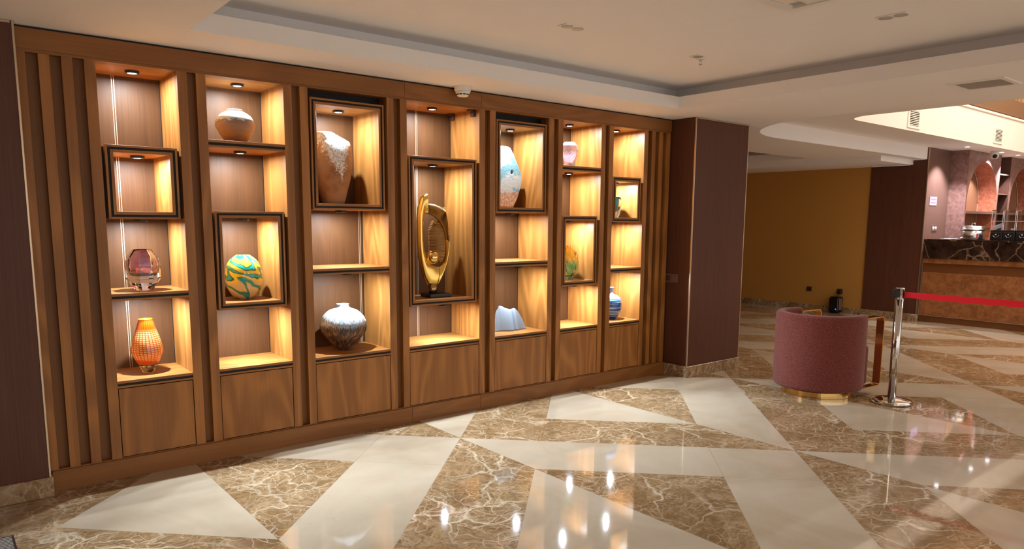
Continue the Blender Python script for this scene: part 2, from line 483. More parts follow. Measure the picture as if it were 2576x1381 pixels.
box('upper_ceiling', wv, 8.0, 17.2, -5, 4.4, 6.2, 6.3, 'ceiling')
box('end_wall', wv, 17.0, 17.1, -5, 5.05, 0, 6.2, 'mezz')

# ------------------------------------------------------------------ walls
wb = struct_empty('wall_back'); box('wall_panel', wb, -3, 5.9, 5.2, 5.3, 0, CZ, 'ceiling')
box('wall_panel', wb, 5.9, 12.3, 9.0, 9.1, 0, 2.8, 'ochre'); box('wall_panel', wb, 5.85, 5.95, 5.3, 9.0, 0, 2.8, 'ochre')
wlf = struct_empty('wall_left_blocker'); box('wall_panel', wlf, -3.1, -3.0, -5, 5.2, 0, CZ, 'mezz')  # unseen dark wall added to block ambient light from the left
wr = struct_empty('wall_right'); box('wall_panel', wr, 12.25, 12.4, 5.735, 9.0, 0, 2.47, 'ochre')
bb = struct_empty('baseboard_right')
y = 5.755
while y < 9.0:
    y2 = min(y + .95, 9.0); box('marble_strip', bb, 12.232, 12.25, y+.0008, y2-.0008, 0, .10, 'base_marble', .002); y = y2
# bar side column (dark) with stepped top under the soffits
pc = thing('pillar', 'dark brown wood clad pillar between the ochre wall and the bar', 'pillar', (12.25, 5.3, 0))
box('panel', pc, 12.235, 12.246, 5.12, 5.735, .1, 2.468, 'wenge')
box('panel', pc, 12.235, 12.246, 4.905, 5.12, .1, 2.543, 'wenge')
box('panel', pc, 12.235, 12.246, 4.866, 4.905, .1, SZ, 'wenge')
box('corner_trim', pc, 12.228, 12.245, 4.848, 4.861, .1, SZ, 'trim_gold')
box('corner_trim', pc, 12.228, 12.24, 4.815, 4.822, .1, 1.02, 'trim_gold')
box('marble_base', pc, 12.21, 12.246, 4.83, 5.755, 0, .105, 'base_marble', .004)

# ------------------------------------------------------------------ pillars beside the display wall
def pillar(label, x0, x1, y0, y1, top):
    t = thing('pillar', label, 'pillar', ((x0+x1)/2, (y0+y1)/2, 0))
    box('panel', t, x0, x1, y0, y1, .11, top, 'wenge')
    w = .012
    for xa in (x0, x1):
        s = -1 if xa == x0 else 1
        box('corner_trim', t, xa-w/2+s*.001, xa+w/2+s*.001, y0-.004, y0+w, .11, top, 'trim_gold', .002)
    box('top_trim', t, x0+.01, x1-.01, y0-.004, y0+.006, top-.012, top, 'trim_gold')
    # marble base, one slab per side
    box('marble_base', t, x0-.014, x1+.014, y0-.016, y0-.0005, 0, .112, 'base_marble', .003)
    box('marble_base', t, x0-.016, x0-.0005, y0, y1, 0, .112, 'base_marble', .003)
    box('marble_base', t, x1+.0005, x1+.016, y0, y1, 0, .112, 'base_marble', .003)
    return t
pillar('dark pillar with gold corner trim at the left edge of the display wall', -.45, .428, 4.636, 5.19, CZ-.002)
pr = pillar('dark pillar with marble base at the right end of the display wall', 5.806, 6.676, 4.418, 5.6, CZ-.002)
# switch plate on the right pillar
sw = thing('switch_plate', 'brown double switch and socket plate on the right pillar', 'switch', (5.80, 4.648, .985))
box('plate', sw, 5.796, 5.805, 4.57, 4.727, .942, 1.03, 'bar_side', .002)
box('rocker', sw, 5.791, 5.797, 4.585, 4.643, .957, 1.015, 'bar_side', .002)
box('socket', sw, 5.7945, 5.797, 4.657, 4.713, .957, 1.015, 'dark_shelf', .001)

# ------------------------------------------------------------------ display wall
ORD = ['leftmost', 'second', 'third', 'middle', 'fifth', 'sixth', 'rightmost']
NX = [(.805, 1.2275), (1.389, 1.871), (2.036, 2.627), (2.79, 3.447), (3.608, 4.183), (4.345, 4.817), (4.977, 5.402)]
YB = 5.12
HB, PT = 2.412, .124           # underside of header rail, top of plinth
LAY = {  # list of ('cell', z0, z1) / ('shelf', z0, z1) / ('box', z0, z1)
    0: [('box', 1.540, 1.962), ('shelf', 1.065, 1.108)],
    1: [('shelf', 1.985, 2.030), ('box', .967, 1.594)],
    2: [('box', 1.612, 2.357), ('shelf', 1.165, 1.208)],
    3: [('box', .892, 2.022)],
}
for a, b in ((4, 2), (5, 1), (6, 0)): LAY[a] = LAY[b]
HOLD = ['a purple glass vase and an orange vase', 'a stoneware jar and a swirled green vase', 'a tall glazed vase and a round drip vase',
        'the gold sculpture', 'a pale blue slab vase and a folded white form', 'a crystal vase and an amber green vase',
        'a small teal vase and a blue striped vase']
def shelf(t, x0, x1, z0, z1):
    s = box('shelf', t, x0, x1, D+.001, YB, z1-.0165, z1, 'oak_x', .0012)
    box('shadow_gap', s, x0, x1, D+.009, YB, z0+.0125, z1-.0165, 'black')
    box('lower_board', s, x0, x1, D+.001, YB, z0, z0+.0125, 'oak_x', .0012)
for i, (x0, x1) in enumerate(NX):
    t = thing('display_cabinet', f'{ORD[i]} oak display bay holding {HOLD[i]}', 'cabinet', ((x0+x1)/2, 4.92, PT), group='bays of the display wall')
    for sx, xa, xb in ((-1, x0-.055, x0), (1, x1, x1+.055)):
        xi, xo, xm = (x0, x0-.055, x0-.02) if sx < 0 else (x1, x1+.055, x1+.02)
        cxp, cyp = (xi+xo)/2, D+.03
        me = prism([(px_-cxp, py_-cyp) for px_, py_ in ((xi, D), (xo, D), (xo, D+.062), (xm, D+.062), (xm, YB+.012), (xi, YB+.012))], PT-1.2, HB-1.2)
        link('post', me, 'oak_z', t, (cxp, cyp, 1.2))
    box('corner_gap', t, x1-.004, x1-.0002, YB-.004, YB-.0002, .59, HB, 'black')
    box('back_panel', t, x0, x1, YB, YB+.012, PT, HB+.018, 'walnut')
    box('top_panel', t, x0, x1, D+.0805, YB, HB, HB+.014, 'oak_x')
    if i < 6:
        box('groove_panel', t, x1+.055, NX[i+1][0]-.055, D+.042, D+.062, PT, HB, 'groove')
    # low cupboard
    shelf(t, x0, x1, .547, .590)
    d = box('door', t, x0+.0045, x1-.0045, D+.002, D+.02, PT+.004, .542, 'oak_z', .001)
    box('door_gap', t, x0, x1, D+.022, D+.03, PT, .547, 'black')
    for kind, z0, z1 in LAY[i]:
        if kind == 'shelf': shelf(t, x0, x1, z0, z1)
        else:
            a, b = x0+.0185, x1-.0185; F = D+.012
            core = link('display_box', boxes_mesh([(a+.0125, a+.027, F+.010, F+.09, z0+.0125, z1-.0125), (b-.027, b-.0125, F+.010, F+.09, z0+.0125, z1-.0125),
                        (a+.027, b-.027, F+.010, F+.09, z1-.027, z1-.0125), (a+.027, b-.027, F+.010, F+.09, z0+.0125, z0+.027)]), 'black', t)
            box('outer_board', core, a, a+.013, F, F+.09, z0, z1, 'oak_z', .001); box('outer_board', core, b-.013, b, F, F+.09, z0, z1, 'oak_z', .001)
            box('outer_board', core, a+.013, b-.013, F, YB, z1-.013, z1, 'oak_x', .001); box('outer_board', core, a+.013, b-.013, F, YB, z0, z0+.013, 'oak_x', .001)
            box('inner_board', core, a+.026, a+.043, F, YB, z0+.026, z1-.026, 'oak_z', .001); box('inner_board', core, b-.043, b-.026, F, YB, z0+.026, z1-.026, 'oak_z', .001)
            box('inner_board', core, a+.043, b-.043, F, YB, z1-.043, z1-.026, 'oak_x', .001); box('inner_board', core, a+.043, b-.043, F, YB, z0+.026, z0+.043, 'oak_x', .001)
            box('gap_filler', t, x0, a, D+.05, D+.07, z0+.003, z1-.012, 'black'); box('gap_filler', t, b, x1, D+.05, D+.07, z0+.003, z1-.012, 'black')
            if z1 > 2.3: box('gap_filler', t, x0, x1, D+.11, D+.13, z1, HB, 'black')
    # pale metal strips in the back panel joint
    for bay, sx, zz in ((0, .961, [(.59, 1.065), (1.108, 1.54), (1.583, 1.919), (1.962, HB)]), (2, 2.600, [(.59, 1.165), (1.208, 1.612)]), (3, 3.118, [(.59, .892), (.935, 1.979), (2.022, HB)])):
        if bay == i:
            for z0, z1 in zz:
                for dx in (-.008, .004): box('joint_strip', t, sx+dx, sx+dx+.004, YB-.002, YB, z0, z1, 'strip')
    if i == 3:
        for yy in (D+.05, YB-.07):
            h = box('hinge', t, x1-.022, x1, yy, yy+.045, HB-.05, HB-.006, 'dark_shelf', .002)
            box('hinge_plate', h, x1-.055, x1-.022, yy, yy+.045, HB-.012, HB-.003, 'dark_shelf', .001)
# groove panels at the ends belong to the slatted panels
def slat_panel(label, xs, gaps, back):
    t = thing('slatted_panel', label, 'panel', ((back[0]+back[1])/2, D+.03, PT))
    box('backing', t, back[0], back[1], D+.042, D+.062, PT, HB, 'groove')
    for a, b in xs: box('slat', t, a, b, D, D+.042, PT, HB, 'oak_z', .001)
slat_panel('upright oak slats left of the leftmost display bay', [(.432, .480), (.536, .589), (.642, .695)], None, (.432, .750))
slat_panel('upright oak slats right of the rightmost display bay', [(5.515, 5.567), (5.618, 5.676), (5.730, 5.788)], None, (5.457, 5.788))
hd = thing('header_board', 'long oak header board across the top of the display bays', 'header', (3.12, D+.03, HB))
for a, b in ((.432, 2.77), (2.77, 3.46), (3.46, 5.789)):
    box('board', hd, a+.0006, b-.0006, D-.010, D+.08, HB+.015, 2.534, 'oak_head', .001)
box('rail', hd, .432, 5.789, D-.001, D+.08, HB, HB+.015, 'oak_head')
box('ceiling_gap', hd, .432, 5.789, D+.004, D+.08, 2.534, CZ, 'black')
pl = thing('plinth', 'long oak plinth along the foot of the display bays', 'plinth', (3.12, D+.03, 0))
for a, b in ((.446, 2.80), (2.80, 3.45), (3.45, 5.789)):
    box('board', pl, a+.0006, b-.0006, D-.012, D+.08, 0, PT-.006, 'oak_head', .001)
box('rail', pl, .446, 5.789, D+.002, D+.08, PT-.006, PT, 'oak_head')

# puck lights in every compartment
octo = lathe([(0, .003), (.028, .003), (.029, 0), (.037, 0), (.040, .003), (.040, .016), (0, .016)], 8, False, phase=PI/8)
octo.materials.append(M['black_plastic'])
lens = lathe([(0, .0005), (.018, .001), (.0265, .0028), (0, .0029)], 20, True); lens.materials.append(M['led'])
COMP = {0: ['top compartment', 'framed box', 'compartment with the purple vase', 'compartment with the orange vase'],
        1: ['compartment with the round stoneware jar', 'empty second compartment', 'framed box with the swirled vase', 'empty lowest compartment'],
        2: ['framed box with the tall vase', 'empty middle compartment', 'compartment with the drip vase'],
        3: ['top compartment', 'framed box with the gold sculpture', 'lowest compartment'],
        4: ['framed box with the slab vase', 'empty middle compartment', 'compartment with the folded form'],
        5: ['compartment with the crystal vase', 'empty second compartment', 'framed box with the amber green vase', 'empty lowest compartment'],
        6: ['top compartment', 'framed box with the teal vase', 'empty compartment under the framed box', 'compartment with the blue striped vase']}
CEIL = {0: [HB, 1.919, 1.540, 1.065], 1: [HB, 1.985, 1.551, .967], 2: [2.314, 1.612, 1.165], 3: [HB, 1.979, .892]}
for a, b in ((4, 2), (5, 1), (6, 0)): CEIL[a] = CEIL[b]
PUCK_W = 10.2
LOWY = [4.862, 4.832, 4.812, 4.755, 4.772, 4.812, 4.850]     # pucks of the lowest compartments sit nearer the front
for i, (x0, x1) in enumerate(NX):
    for c, z in enumerate(CEIL[i]):
        cx, cy = (x0+x1)/2 + .01, (LOWY[i] if c == len(CEIL[i])-1 else 4.895)
        p = thing('puck_light', f'lit black puck light in the {COMP[i][c]}, {ORD[i]} bay', 'light', (cx, cy, z-.016), group='puck lights of the display wall')
        link('housing', octo, None, p, (0, 0, 0), True); link('lens', lens, None, p, (0, 0, 0), True)
        area_light('puck_glow', (0, 0, -.003), .02, PUCK_W, COOL, parent=p, shape='DISK', spread=PI)

# ------------------------------------------------------------------ vases
CX = [(a+b)/2 for a, b in NX]
def obj_z(g): return g.sep(g.n.new('ShaderNodeTexCoord').outputs['Object'])
def angle(g, xyz): return g.math('ARCTAN2', xyz[1], xyz[0])
VY = 4.915
# 1 round stoneware jar
m = plain('stoneware with pale glaze', (.5, .4, .3), .55); g = G(m); v = g.coord(False); z = g.sep(v)[2]
nz = g.noise(g.vmath('MULTIPLY', v, (1, 1, 2.4)), 22, 5, .65)
h = g.math('ADD', z, g.math('MULTIPLY', g.math('SUBTRACT', nz, .5), .085))
c = g.ramp(g.math('DIVIDE', h, .225), [(.04, (.30, .12, .035)), (.26, (.44, .22, .085)), (.42, (.36, .22, .15)), (.60, (.30, .17, .11)), (.625, (.16, .19, .25)), (.66, (.62, .70, .72)), (.9, (.74, .74, .72))])
g.base(c); g.bump(nz, .35, .01); M['stoneware'] = m
t = thing('stoneware_jar', 'round brown stoneware jar with pale glazed shoulder on the upper shelf', 'vase', (1.620, 4.905, 2.030))
prof = smooth_profile([(.055, 0), (.085, .04), (.118, .10), (.121, .13), (.100, .175), (.062, .202), (.046, .208), (.047, .216), (.044, .219)], 5)
link('body', lathe([(0, 0)] + prof + [(.038, .214), (.04, .19), (0, .18)], 56), 'stoneware', t, (0, 0, 0), True)
# 2 purple facetted glass
M['clear'] = plain('clear glass', (.96, .95, .98), .015, trans=1.0, ior=1.5)
M['purple_glass'] = plain('purple glass', (.80, .50, .80), .02, trans=1.0, ior=1.45)
t = thing('purple_vase', 'facetted purple and clear glass vase on the shelf', 'vase', (1.016, 4.885, 1.108))
def shell(outer, inner): return [(0, outer[0][1])] + outer + inner[::-1] + [(0, inner[0][1])]
outer = [(.050, 0), (.098, .072), (.100, .165), (.088, .200), (.052, .250)]
inner = [(.042, .088), (.068, .108), (.080, .150), (.072, .196), (.042, .248)]
link('body', fix(lathe(shell(outer, inner), 8, False, phase=PI/8)), 'clear', t, (0, 0, 0), True)
inn2 = [(.030, .0885), (.060, .103), (.0745, .133), (.0755, .165), (.066, .196), (.046, .226), (.038, .2485)]
inn3 = [(max(r-.005, .004), z+.003) for r, z in inn2[:-1]] + [(.034, .2485)]
link('lining', fix(lathe(shell(inn2, inn3), 24, True)), 'purple_glass', t, (0, 0, 0), True)
# 3 orange vase
m = plain('orange trailed glass', (.9, .3, .02), .12, coat=.6); g = G(m); v = g.coord(False); xyz = g.sep(v); z = xyz[2]
a = angle(g, xyz); cols = g.math('FRACT', g.math('ADD', g.math('MULTIPLY', a, 26/(2*PI)), g.math('MULTIPLY', z, 3.0)))
colm = g.math('MULTIPLY', g.ramp(cols, [(.08, (0, 0, 0)), (.2, (1, 1, 1)), (.8, (1, 1, 1)), (.95, (0, 0, 0))]), 1.0)
rows = g.math('FRACT', g.math('ADD', g.math('MULTIPLY', z, 85.0), g.math('MULTIPLY', g.noise(v, 30, 2), 1.2)))
rowm = g.ramp(rows, [(.2, (0, 0, 0)), (.4, (1, 1, 1)), (.75, (1, 1, 1)), (.95, (0, 0, 0))])
zm = g.ramp(g.math('DIVIDE', z, .335), [(.22, (0, 0, 0)), (.34, (1, 1, 1)), (.72, (1, 1, 1)), (.82, (0, 0, 0))])
c = g.ramp(g.math('DIVIDE', z, .335), [(.1, (.62, .13, .03)), (.3, (.70, .10, .004)), (.7, (.56, .065, .001)), (.85, (.30, .030, .0005)), (1, (.32, .05, .002))])  # top stops darkened in the colour to offset the strong puck light above
f = g.math('MULTIPLY', g.math('MULTIPLY', colm, rowm), g.math('MULTIPLY', zm, .75))
c = g.mix(f, c, (.86, .62, .26))
g.base(g.mix(g.math('MULTIPLY', g.math('SUBTRACT', 1.0, colm), .55), c, (.45, .07, .005)))
M['orange'] = m
M['amber_clear'] = plain('clear amber glass', (.93, .80, .42), .03, trans=1.0, ior=1.45)
t = thing('orange_vase', 'tall teardrop vase of orange glass with pale netted bands', 'vase', (1.016, 4.905, .590))
prof = smooth_profile([(.038, .034), (.062, .062), (.086, .115), (.090, .145), (.080, .200), (.058, .270), (.043, .320), (.041, .334), (.037, .337)], 5)
rib = lambda a, z: 1 + .008*math.cos(26*a + z*20)
link('body', lathe([(0, .030)] + prof + [(.030, .333), (.034, .30), (0, .28)], 130, True, rib), 'orange', t, (0, 0, 0), True)
link('foot', lathe([(0, 0), (.034, 0), (.0345, .004), (.046, .028), (.055, .050), (.0385, .034), (0, .0295)], 40), 'amber_clear', t, (0, 0, 0), True)
# 4 swirled vase
m = plain('swirled yellow and teal glass', (.8, .6, .1), .08, coat=.5); g = G(m); v = g.coord(False); xyz = g.sep(v); z = xyz[2]
a = angle(g, xyz)
zz = g.math('ADD', z, g.math('MULTIPLY', g.math('SUBTRACT', g.noise(v, 10, 2), .5), .07))
ph = g.math('FRACT', g.math('ADD', g.math('ADD', g.math('MULTIPLY', a, .48), g.math('MULTIPLY', zz, 5.5)), g.math('MULTIPLY', g.noise(v, 5, 1), .5)))
zig = g.ramp(ph, [(0, (0, 0, 0)), (.70, (1, 1, 1)), (1, (0, 0, 0))], 'EASE')
saw = g.math('FRACT', g.math('ADD', g.math('MULTIPLY', zz, 15.0), g.math('MULTIPLY', zig, 1.0)))
c = g.ramp(saw, [(.0, (.015, .10, .035)), (.05, (.01, .34, .40)), (.26, (.02, .42, .36)), (.36, (.012, .07, .02)), (.42, (.86, .60, .03)), (.84, (.90, .66, .06)), (.95, (.012, .08, .02))])
low = g.ramp(g.math('FRACT', g.math('ADD', g.math('MULTIPLY', zz, 6.5), g.math('MULTIPLY', zig, .75))), [(.0, (.03, .16, .07)), (.1, (.72, .55, .26)), (.70, (.76, .58, .28)), (.80, (.05, .20, .06)), (.9, (.03, .38, .42)), (1, (.03, .16, .06))])
g.base(g.mix(g.ramp(g.math('ADD', z, g.math('MULTIPLY', zig, .03)), [(.135, (0, 0, 0)), (.15, (1, 1, 1))]), low, c)); M['swirl'] = m
t = thing('swirled_vase', 'round vase of swirled yellow, teal and green glass', 'vase', (1.645, 4.945, 1.010))
prof = smooth_profile([(.050, 0), (.082, .028), (.112, .085), (.121, .150), (.112, .215), (.086, .262), (.056, .287), (.046, .293), (.043, .296)], 6)
link('body', lathe([(0, 0)] + prof + [(.040, .292), (.05, .27), (0, .26)], 64), 'swirl', t, (0, 0, 0), True)
# 5 drip vase with overlapping sheets
m = plain('white drip glaze over brown clay', (.5, .4, .3), .4); g = G(m); v = g.coord(False); xyz = g.sep(v); z = xyz[2]
a = angle(g, xyz); st = g.noise(g.vmath('MULTIPLY', v, (1, 1, .05)), 130, 2, .6)
st2 = g.noise(g.vmath('MULTIPLY', v, (1, 1, .10)), 45, 3, .6)
edge = g.math('SUBTRACT', z, g.math('ADD', .185, g.math('MULTIPLY', g.math('SUBTRACT', st, .5), .13)))
white = g.mix(g.ramp(st, [(.4, (0, 0, 0)), (.6, (1, 1, 1))]), (.20, .27, .38), (.60, .63, .66))
brown = g.ramp(st2, [(.35, (.035, .018, .014)), (.52, (.11, .06, .04)), (.68, (.36, .20, .10))])
g.base(g.mix(g.math('GREATER_THAN', edge, 0.0), brown, white)); g.bump(st, .3, .004); M['drip'] = m
t = thing('drip_vase', 'round vase with white glaze dripping over dark brown sheets', 'vase', (CX[2]+.010, 4.905, .590))
prof = smooth_profile([(.054, 0), (.066, .022), (.104, .070), (.143, .120), (.159, .165), (.156, .210), (.135, .255), (.098, .292), (.058, .308), (.046, .320), (.046, .342)], 6)
def sheets(a, z):
    out = 0
    for s, w in ((-2.45, 1.0), (-.50, .8), (1.6, .9)):
        d = ((a - s - .55*(z-.17)) % (2*PI))/(2*PI)
        out += w*.085*(1-d) if d < .5 else 0
    return .955 + out
link('body', lathe([(0, 0)] + prof + [(.042, .338), (.042, .30), (0, .29)], 200, True, lambda a, z: sheets(a, z) if .03 < z < .318 else 1.0), 'drip', t, (0, 0, 0), True)

def loft(levels, n=40):
    """levels: (z, xl, xr, depth) -> super-ellipse sections"""
    vs, fs = [], []
    for z, xl, xr, d in levels:
        for k in range(n):
            a = 2*PI*k/n; ca, sa = math.cos(a), math.sin(a)
            vs.append(((xl+xr)/2 + (xr-xl)/2*math.copysign(abs(ca)**.85, ca), d*math.copysign(abs(sa)**.85, sa), z))
    L = len(levels)
    for i in range(L-1):
        for k in range(n): fs.append((i*n+k, i*n+(k+1) % n, (i+1)*n+(k+1) % n, (i+1)*n+k))
    fs.append(tuple(reversed(range(n)))); fs.append(tuple((L-1)*n+k for k in range(n)))
    return mesh(vs, fs, True)
# 6 tall asymmetric vase
m = plain('terracotta with pale crawling glaze', (.4, .2, .1), .6); g = G(m); v = g.coord(False); xyz = g.sep(v)
n1 = g.noise(v, 60, 4, .7, 1.0); n2 = g.noise(v, 6, 3, .6)
patch = g.math('ADD', g.math('MULTIPLY', g.math('ABSOLUTE', g.math('SUBTRACT', xyz[0], g.math('MULTIPLY_ADD', xyz[2], -.16, .050))), -7.5), g.math('MULTIPLY', g.math('SUBTRACT', xyz[2], .17), 3.6))
patch = g.math('ADD', patch, g.math('MULTIPLY', g.math('SUBTRACT', n1, .5), 1.6))
clay = g.ramp(n2, [(.3, (.24, .095, .035)), (.5, (.38, .19, .085)), (.7, (.30, .20, .14))])
gl = g.ramp(n1, [(.38, (.36, .37, .40)), (.58, (.82, .83, .85))])
g.base(g.mix(g.ramp(patch, [(.0, (0, 0, 0)), (.25, (1, 1, 1))]), clay, gl)); g.bump(n1, .5, .01); M['crawl'] = m
t = thing('tall_vase', 'tall terracotta vase with slanting top and pale crawling glaze', 'vase', (2.322, 4.965, 1.656))
zs = [(0, -.075, .070, .060), (.03, -.088, .082, .075), (.10, -.108, .100, .090), (.20, -.125, .128, .10), (.30, -.130, .141, .10), (.36, -.130, .142, .098), (.41, -.126, .138, .092),
      (.435, -.122, .130, .086), (.448, -.120, .122, .080), (.460, -.118, .098, .076), (.474, -.116, .065, .07), (.490, -.114, .030, .062), (.502, -.110, .005, .054), (.508, -.104, -.005, .044)]
def resamp(L): 
    return smooth_profile(L, 3)
link('body', loft(resamp(zs)), 'crawl', t, (0, 0, 0), True)
# 7 pale blue slab vase with a hole
def ring_solid(outer, hole, depth, bev=.012):
    """solid plate between an outline and a hole, both lists of (x, z) with equal length; rounded edges"""
    n = len(outer); vs, fs = [], []
    cxo = sum(p[0] for p in outer)/n; czo = sum(p[1] for p in outer)/n
    def inset(ring, d, sgn):
        out = []
        for k in range(n):
            a, b, c = Vector(ring[k-1]), Vector(ring[k]), Vector(ring[(k+1) % n])
            tn = (c-a); 
            if tn.length < 1e-9: out.append(tuple(b)); continue
            tn.normalize(); nr = Vector((-tn.y, tn.x))*sgn
            out.append(tuple(b + nr*d))
        return out
    area = sum(outer[k-1][0]*outer[k][1]-outer[k][0]*outer[k-1][1] for k in range(n)); sg = 1 if area > 0 else -1
    o_in = inset(outer, bev, sg); h_in = inset(hole, -bev*.5, sg)
    rows = [(outer, -depth+bev), (o_in, -depth), (h_in, -depth), (hole, -depth+bev*.5), (hole, depth-bev*.5), (h_in, depth), (o_in, depth), (outer, depth-bev)]
    for ring, y in rows: vs += [(p[0], y, p[1]) for p in ring]
    R = len(rows)
    for r in range(R):
        r2 = (r+1) % R
        for k in range(n): fs.append((r*n+k, r*n+(k+1) % n, r2*n+(k+1) % n, r2*n+k))
    return fix(mesh(vs, fs))
def resample(poly, n):
    P = [Vector(p) for p in poly] + [Vector(poly[0])]
    L = [0]
    for a, b in zip(P, P[1:]): L.append(L[-1] + (b-a).length)
    out, j = [], 0
    for k in range(n):
        s = L[-1]*k/n
        while L[j+1] < s: j += 1
        f = (s-L[j])/max(L[j+1]-L[j], 1e-9); out.append(tuple(P[j].lerp(P[j+1], f)))
    return out
def polar_match(outer, hole_c, rx, rz, n=72):
    """hole points facing the outline points"""
    O = resample(outer, n); H = []
    for x, z in O:
        a = math.atan2((z-hole_c[1])/rz, (x-hole_c[0])/rx); H.append((hole_c[0]+rx*math.cos(a), hole_c[1]+rz*math.sin(a)))
    return O, H
m = plain('pale blue and white painted clay', (.7, .75, .8), .45); g = G(m); v = g.coord(False); xyz = g.sep(v); z = xyz[2]
n1 = g.noise(v, 14, 4, .6, 1.5); n2 = g.noise(v, 7, 2); n3 = g.noise(v, 60, 4, .7)
c = g.mix(g.ramp(n2, [(.5, (0, 0, 0)), (.56, (1, 1, 1))]), (.58, .62, .64), (.22, .46, .56))
c = g.mix(g.ramp(n1, [(.30, (1, 1, 1)), (.335, (0, 0, 0))]), c, (.20, .28, .34))
lw = g.math('ADD', z, g.math('MULTIPLY', g.math('SUBTRACT', n1, .5), .12))
c = g.mix(g.ramp(lw, [(.125, (1, 1, 1)), (.145, (0, 0, 0))]), c, g.ramp(n3, [(.4, (.46, .22, .12)), (.62, (.70, .52, .40))]))
g.base(c); g.bump(n3, .25, .006); M['blueclay'] = m
t = thing('slab_vase', 'pale blue and white flat slab vase with a small hole', 'vase', (3.902, 4.972, 1.656))
out = [(-.075, 0), (.075, 0), (.120, .075), (.168, .20), (.178, .235), (.165, .29), (.138, .345), (.085, .445), (.045, .505), (.02, .518), (-.055, .52), (-.09, .50), (-.145, .36), (-.172, .24), (-.125, .08)]
O, H = polar_match(out, (.052, .305), .011, .017)
link('body', ring_solid(O, H, .045, .014), 'blueclay', t, (0, 0, 0), True)
# 8 folded porcelain form
M['porcelain'] = plain('satin blue white porcelain', (.155, .178, .215), .42)
t = thing('folded_form', 'folded white blue porcelain form on the lower shelf', 'sculpture', (3.945, 4.93, .590))
NXF, NZF = 90, 14; vs, fs = [], []
HP = [(0, .30), (.06, .52), (.14, .80), (.235, 1.0), (.30, .97), (.38, .90), (.48, .855), (.53, .835), (.555, .80), (.58, .84), (.64, .87), (.68, .855), (.75, .77), (.84, .62), (.92, .43), (.97, .25), (1.0, .06)]
def fold(u):           # u 0..1 along the length: height, plan offset
    x = -.200 + .358*u
    for (a, ha), (b, hb) in zip(HP, HP[1:]):
        if a <= u <= b: w = (u-a)/(b-a); w = w*w*(3-2*w)*.5 + w*.5; hh = ha + (hb-ha)*w; break
    yo = .016*math.sin(u*9.0) + .030*math.exp(-((u-.56)/.035)**2) - .02*u
    return x, hh*.222, yo
for side in (-1, 1):
    for i in range(NXF+1):
        x, hh, yo = fold(i/NXF)
        for j in range(NZF+1):
            w = j/NZF; th = .055*(1-w)**.7*math.sin(PI*(.06+.88*i/NXF))**.5 + .004
            vs.append((x + (.0 if side < 0 else .0), yo*(1-.35*w) + side*th, hh*w))
K = (NXF+1)*(NZF+1)
for s in (0, 1):
    for i in range(NXF):
        for j in range(NZF):
            a = s*K + i*(NZF+1)+j; q = (a, a+NZF+1, a+NZF+2, a+1); fs.append(q if s == 0 else q[::-1])
for i in range(NXF):
    a, b = i*(NZF+1), (i+1)*(NZF+1); fs.append((a, b, K+b, K+a)); fs.append((a+NZF, K+a+NZF, K+b+NZF, b+NZF))
for i in (0, NXF):
    for j in range(NZF):
        a = i*(NZF+1)+j; fs.append((a, a+1, K+a+1, K+a))
link('body', fix(mesh(vs, fs, True)), 'porcelain', t, (0, 0, 0), True)
# 9 crystal vase
M['lilac'] = plain('lilac crystal', (.90, .80, .90), .01, trans=.85, ior=1.6)
t = thing('crystal_vase', 'cut crystal vase with lilac tint on the upper shelf', 'vase', (4.592, 4.895, 2.030))
rows = []
for k in range(14):
    z_ = .226*k/13; rr = [(0, .050), (.03, .052), (.07, .066), (.12, .083), (.155, .087), (.19, .077), (.215, .058), (.226, .046)]
    for (za, ra), (zb, rb) in zip(rr, rr[1:]):
        if za <= z_ <= zb + 1e-6: rows.append(((ra + (rb-ra)*(z_-za)/(zb-za))*1.0, z_)); break
link('body', facet_lathe(rows, 18, [(.036, .045), (.058, .100), (.072, .150), (.060, .195), (.038, .2255)]), 'lilac', t, (0, 0, 0), True)
# 10 amber green facetted vase
m = plain('amber to green glass', (.9, .6, .1), .03, trans=1.0, ior=1.45); g = G(m); z = g.sep(g.coord(False))[2]
g.base(g.ramp(g.math('DIVIDE', z, .315), [(.0, (.42, .90, .80)), (.22, (.66, .95, .92)), (.42, (.40, .84, .66)), (.58, (.95, .88, .40)), (.9, (.98, .86, .42)), (1, (.98, .94, .80))])); M['ambergreen'] = m
t = thing('amber_green_vase', 'facetted glass vase fading from amber to green in its framed box', 'vase', (4.590, 4.905, 1.010))
rows = [(.068, 0), (.072, .012), (.078, .046), (.100, .086), (.112, .128), (.115, .168), (.110, .208), (.096, .248), (.078, .286), (.060, .314)]
link('body', facet_lathe(rows, 12, [(.045, .030), (.070, .066), (.094, .130), (.096, .180), (.080, .250), (.052, .3135)]), 'ambergreen', t, (0, 0, 0), True)
# 11 teal vase
M['teal_glass'] = plain('teal glass core', (.012, .30, .42), .08, coat=.4)
M['aqua_glass'] = plain('thick aqua glass', (.70, .90, .92), .02, trans=1.0, ior=1.45)
t = thing('teal_vase', 'thick aqua glass vase with teal core in the small framed box', 'vase', (5.200, 4.905, 1.583))
outer = [(.052, 0), (.064, .03), (.074, .08), (.080, .135), (.079, .170), (.072, .196)]
core = [(.018, .060), (.040, .080), (.053, .120), (.057, .165), (.056, .1955)]
link('body', fix(lathe(shell(smooth_profile(outer, 4), [(r+.0015, z-.001) for r, z in core]), 40)), 'aqua_glass', t, (0, 0, 0), True)
link('core', fix(lathe(shell(core, [(r-.008, z+.006) for r, z in core[:-1]] + [(.049, .1955)]), 40)), 'teal_glass', t, (0, 0, 0), True)
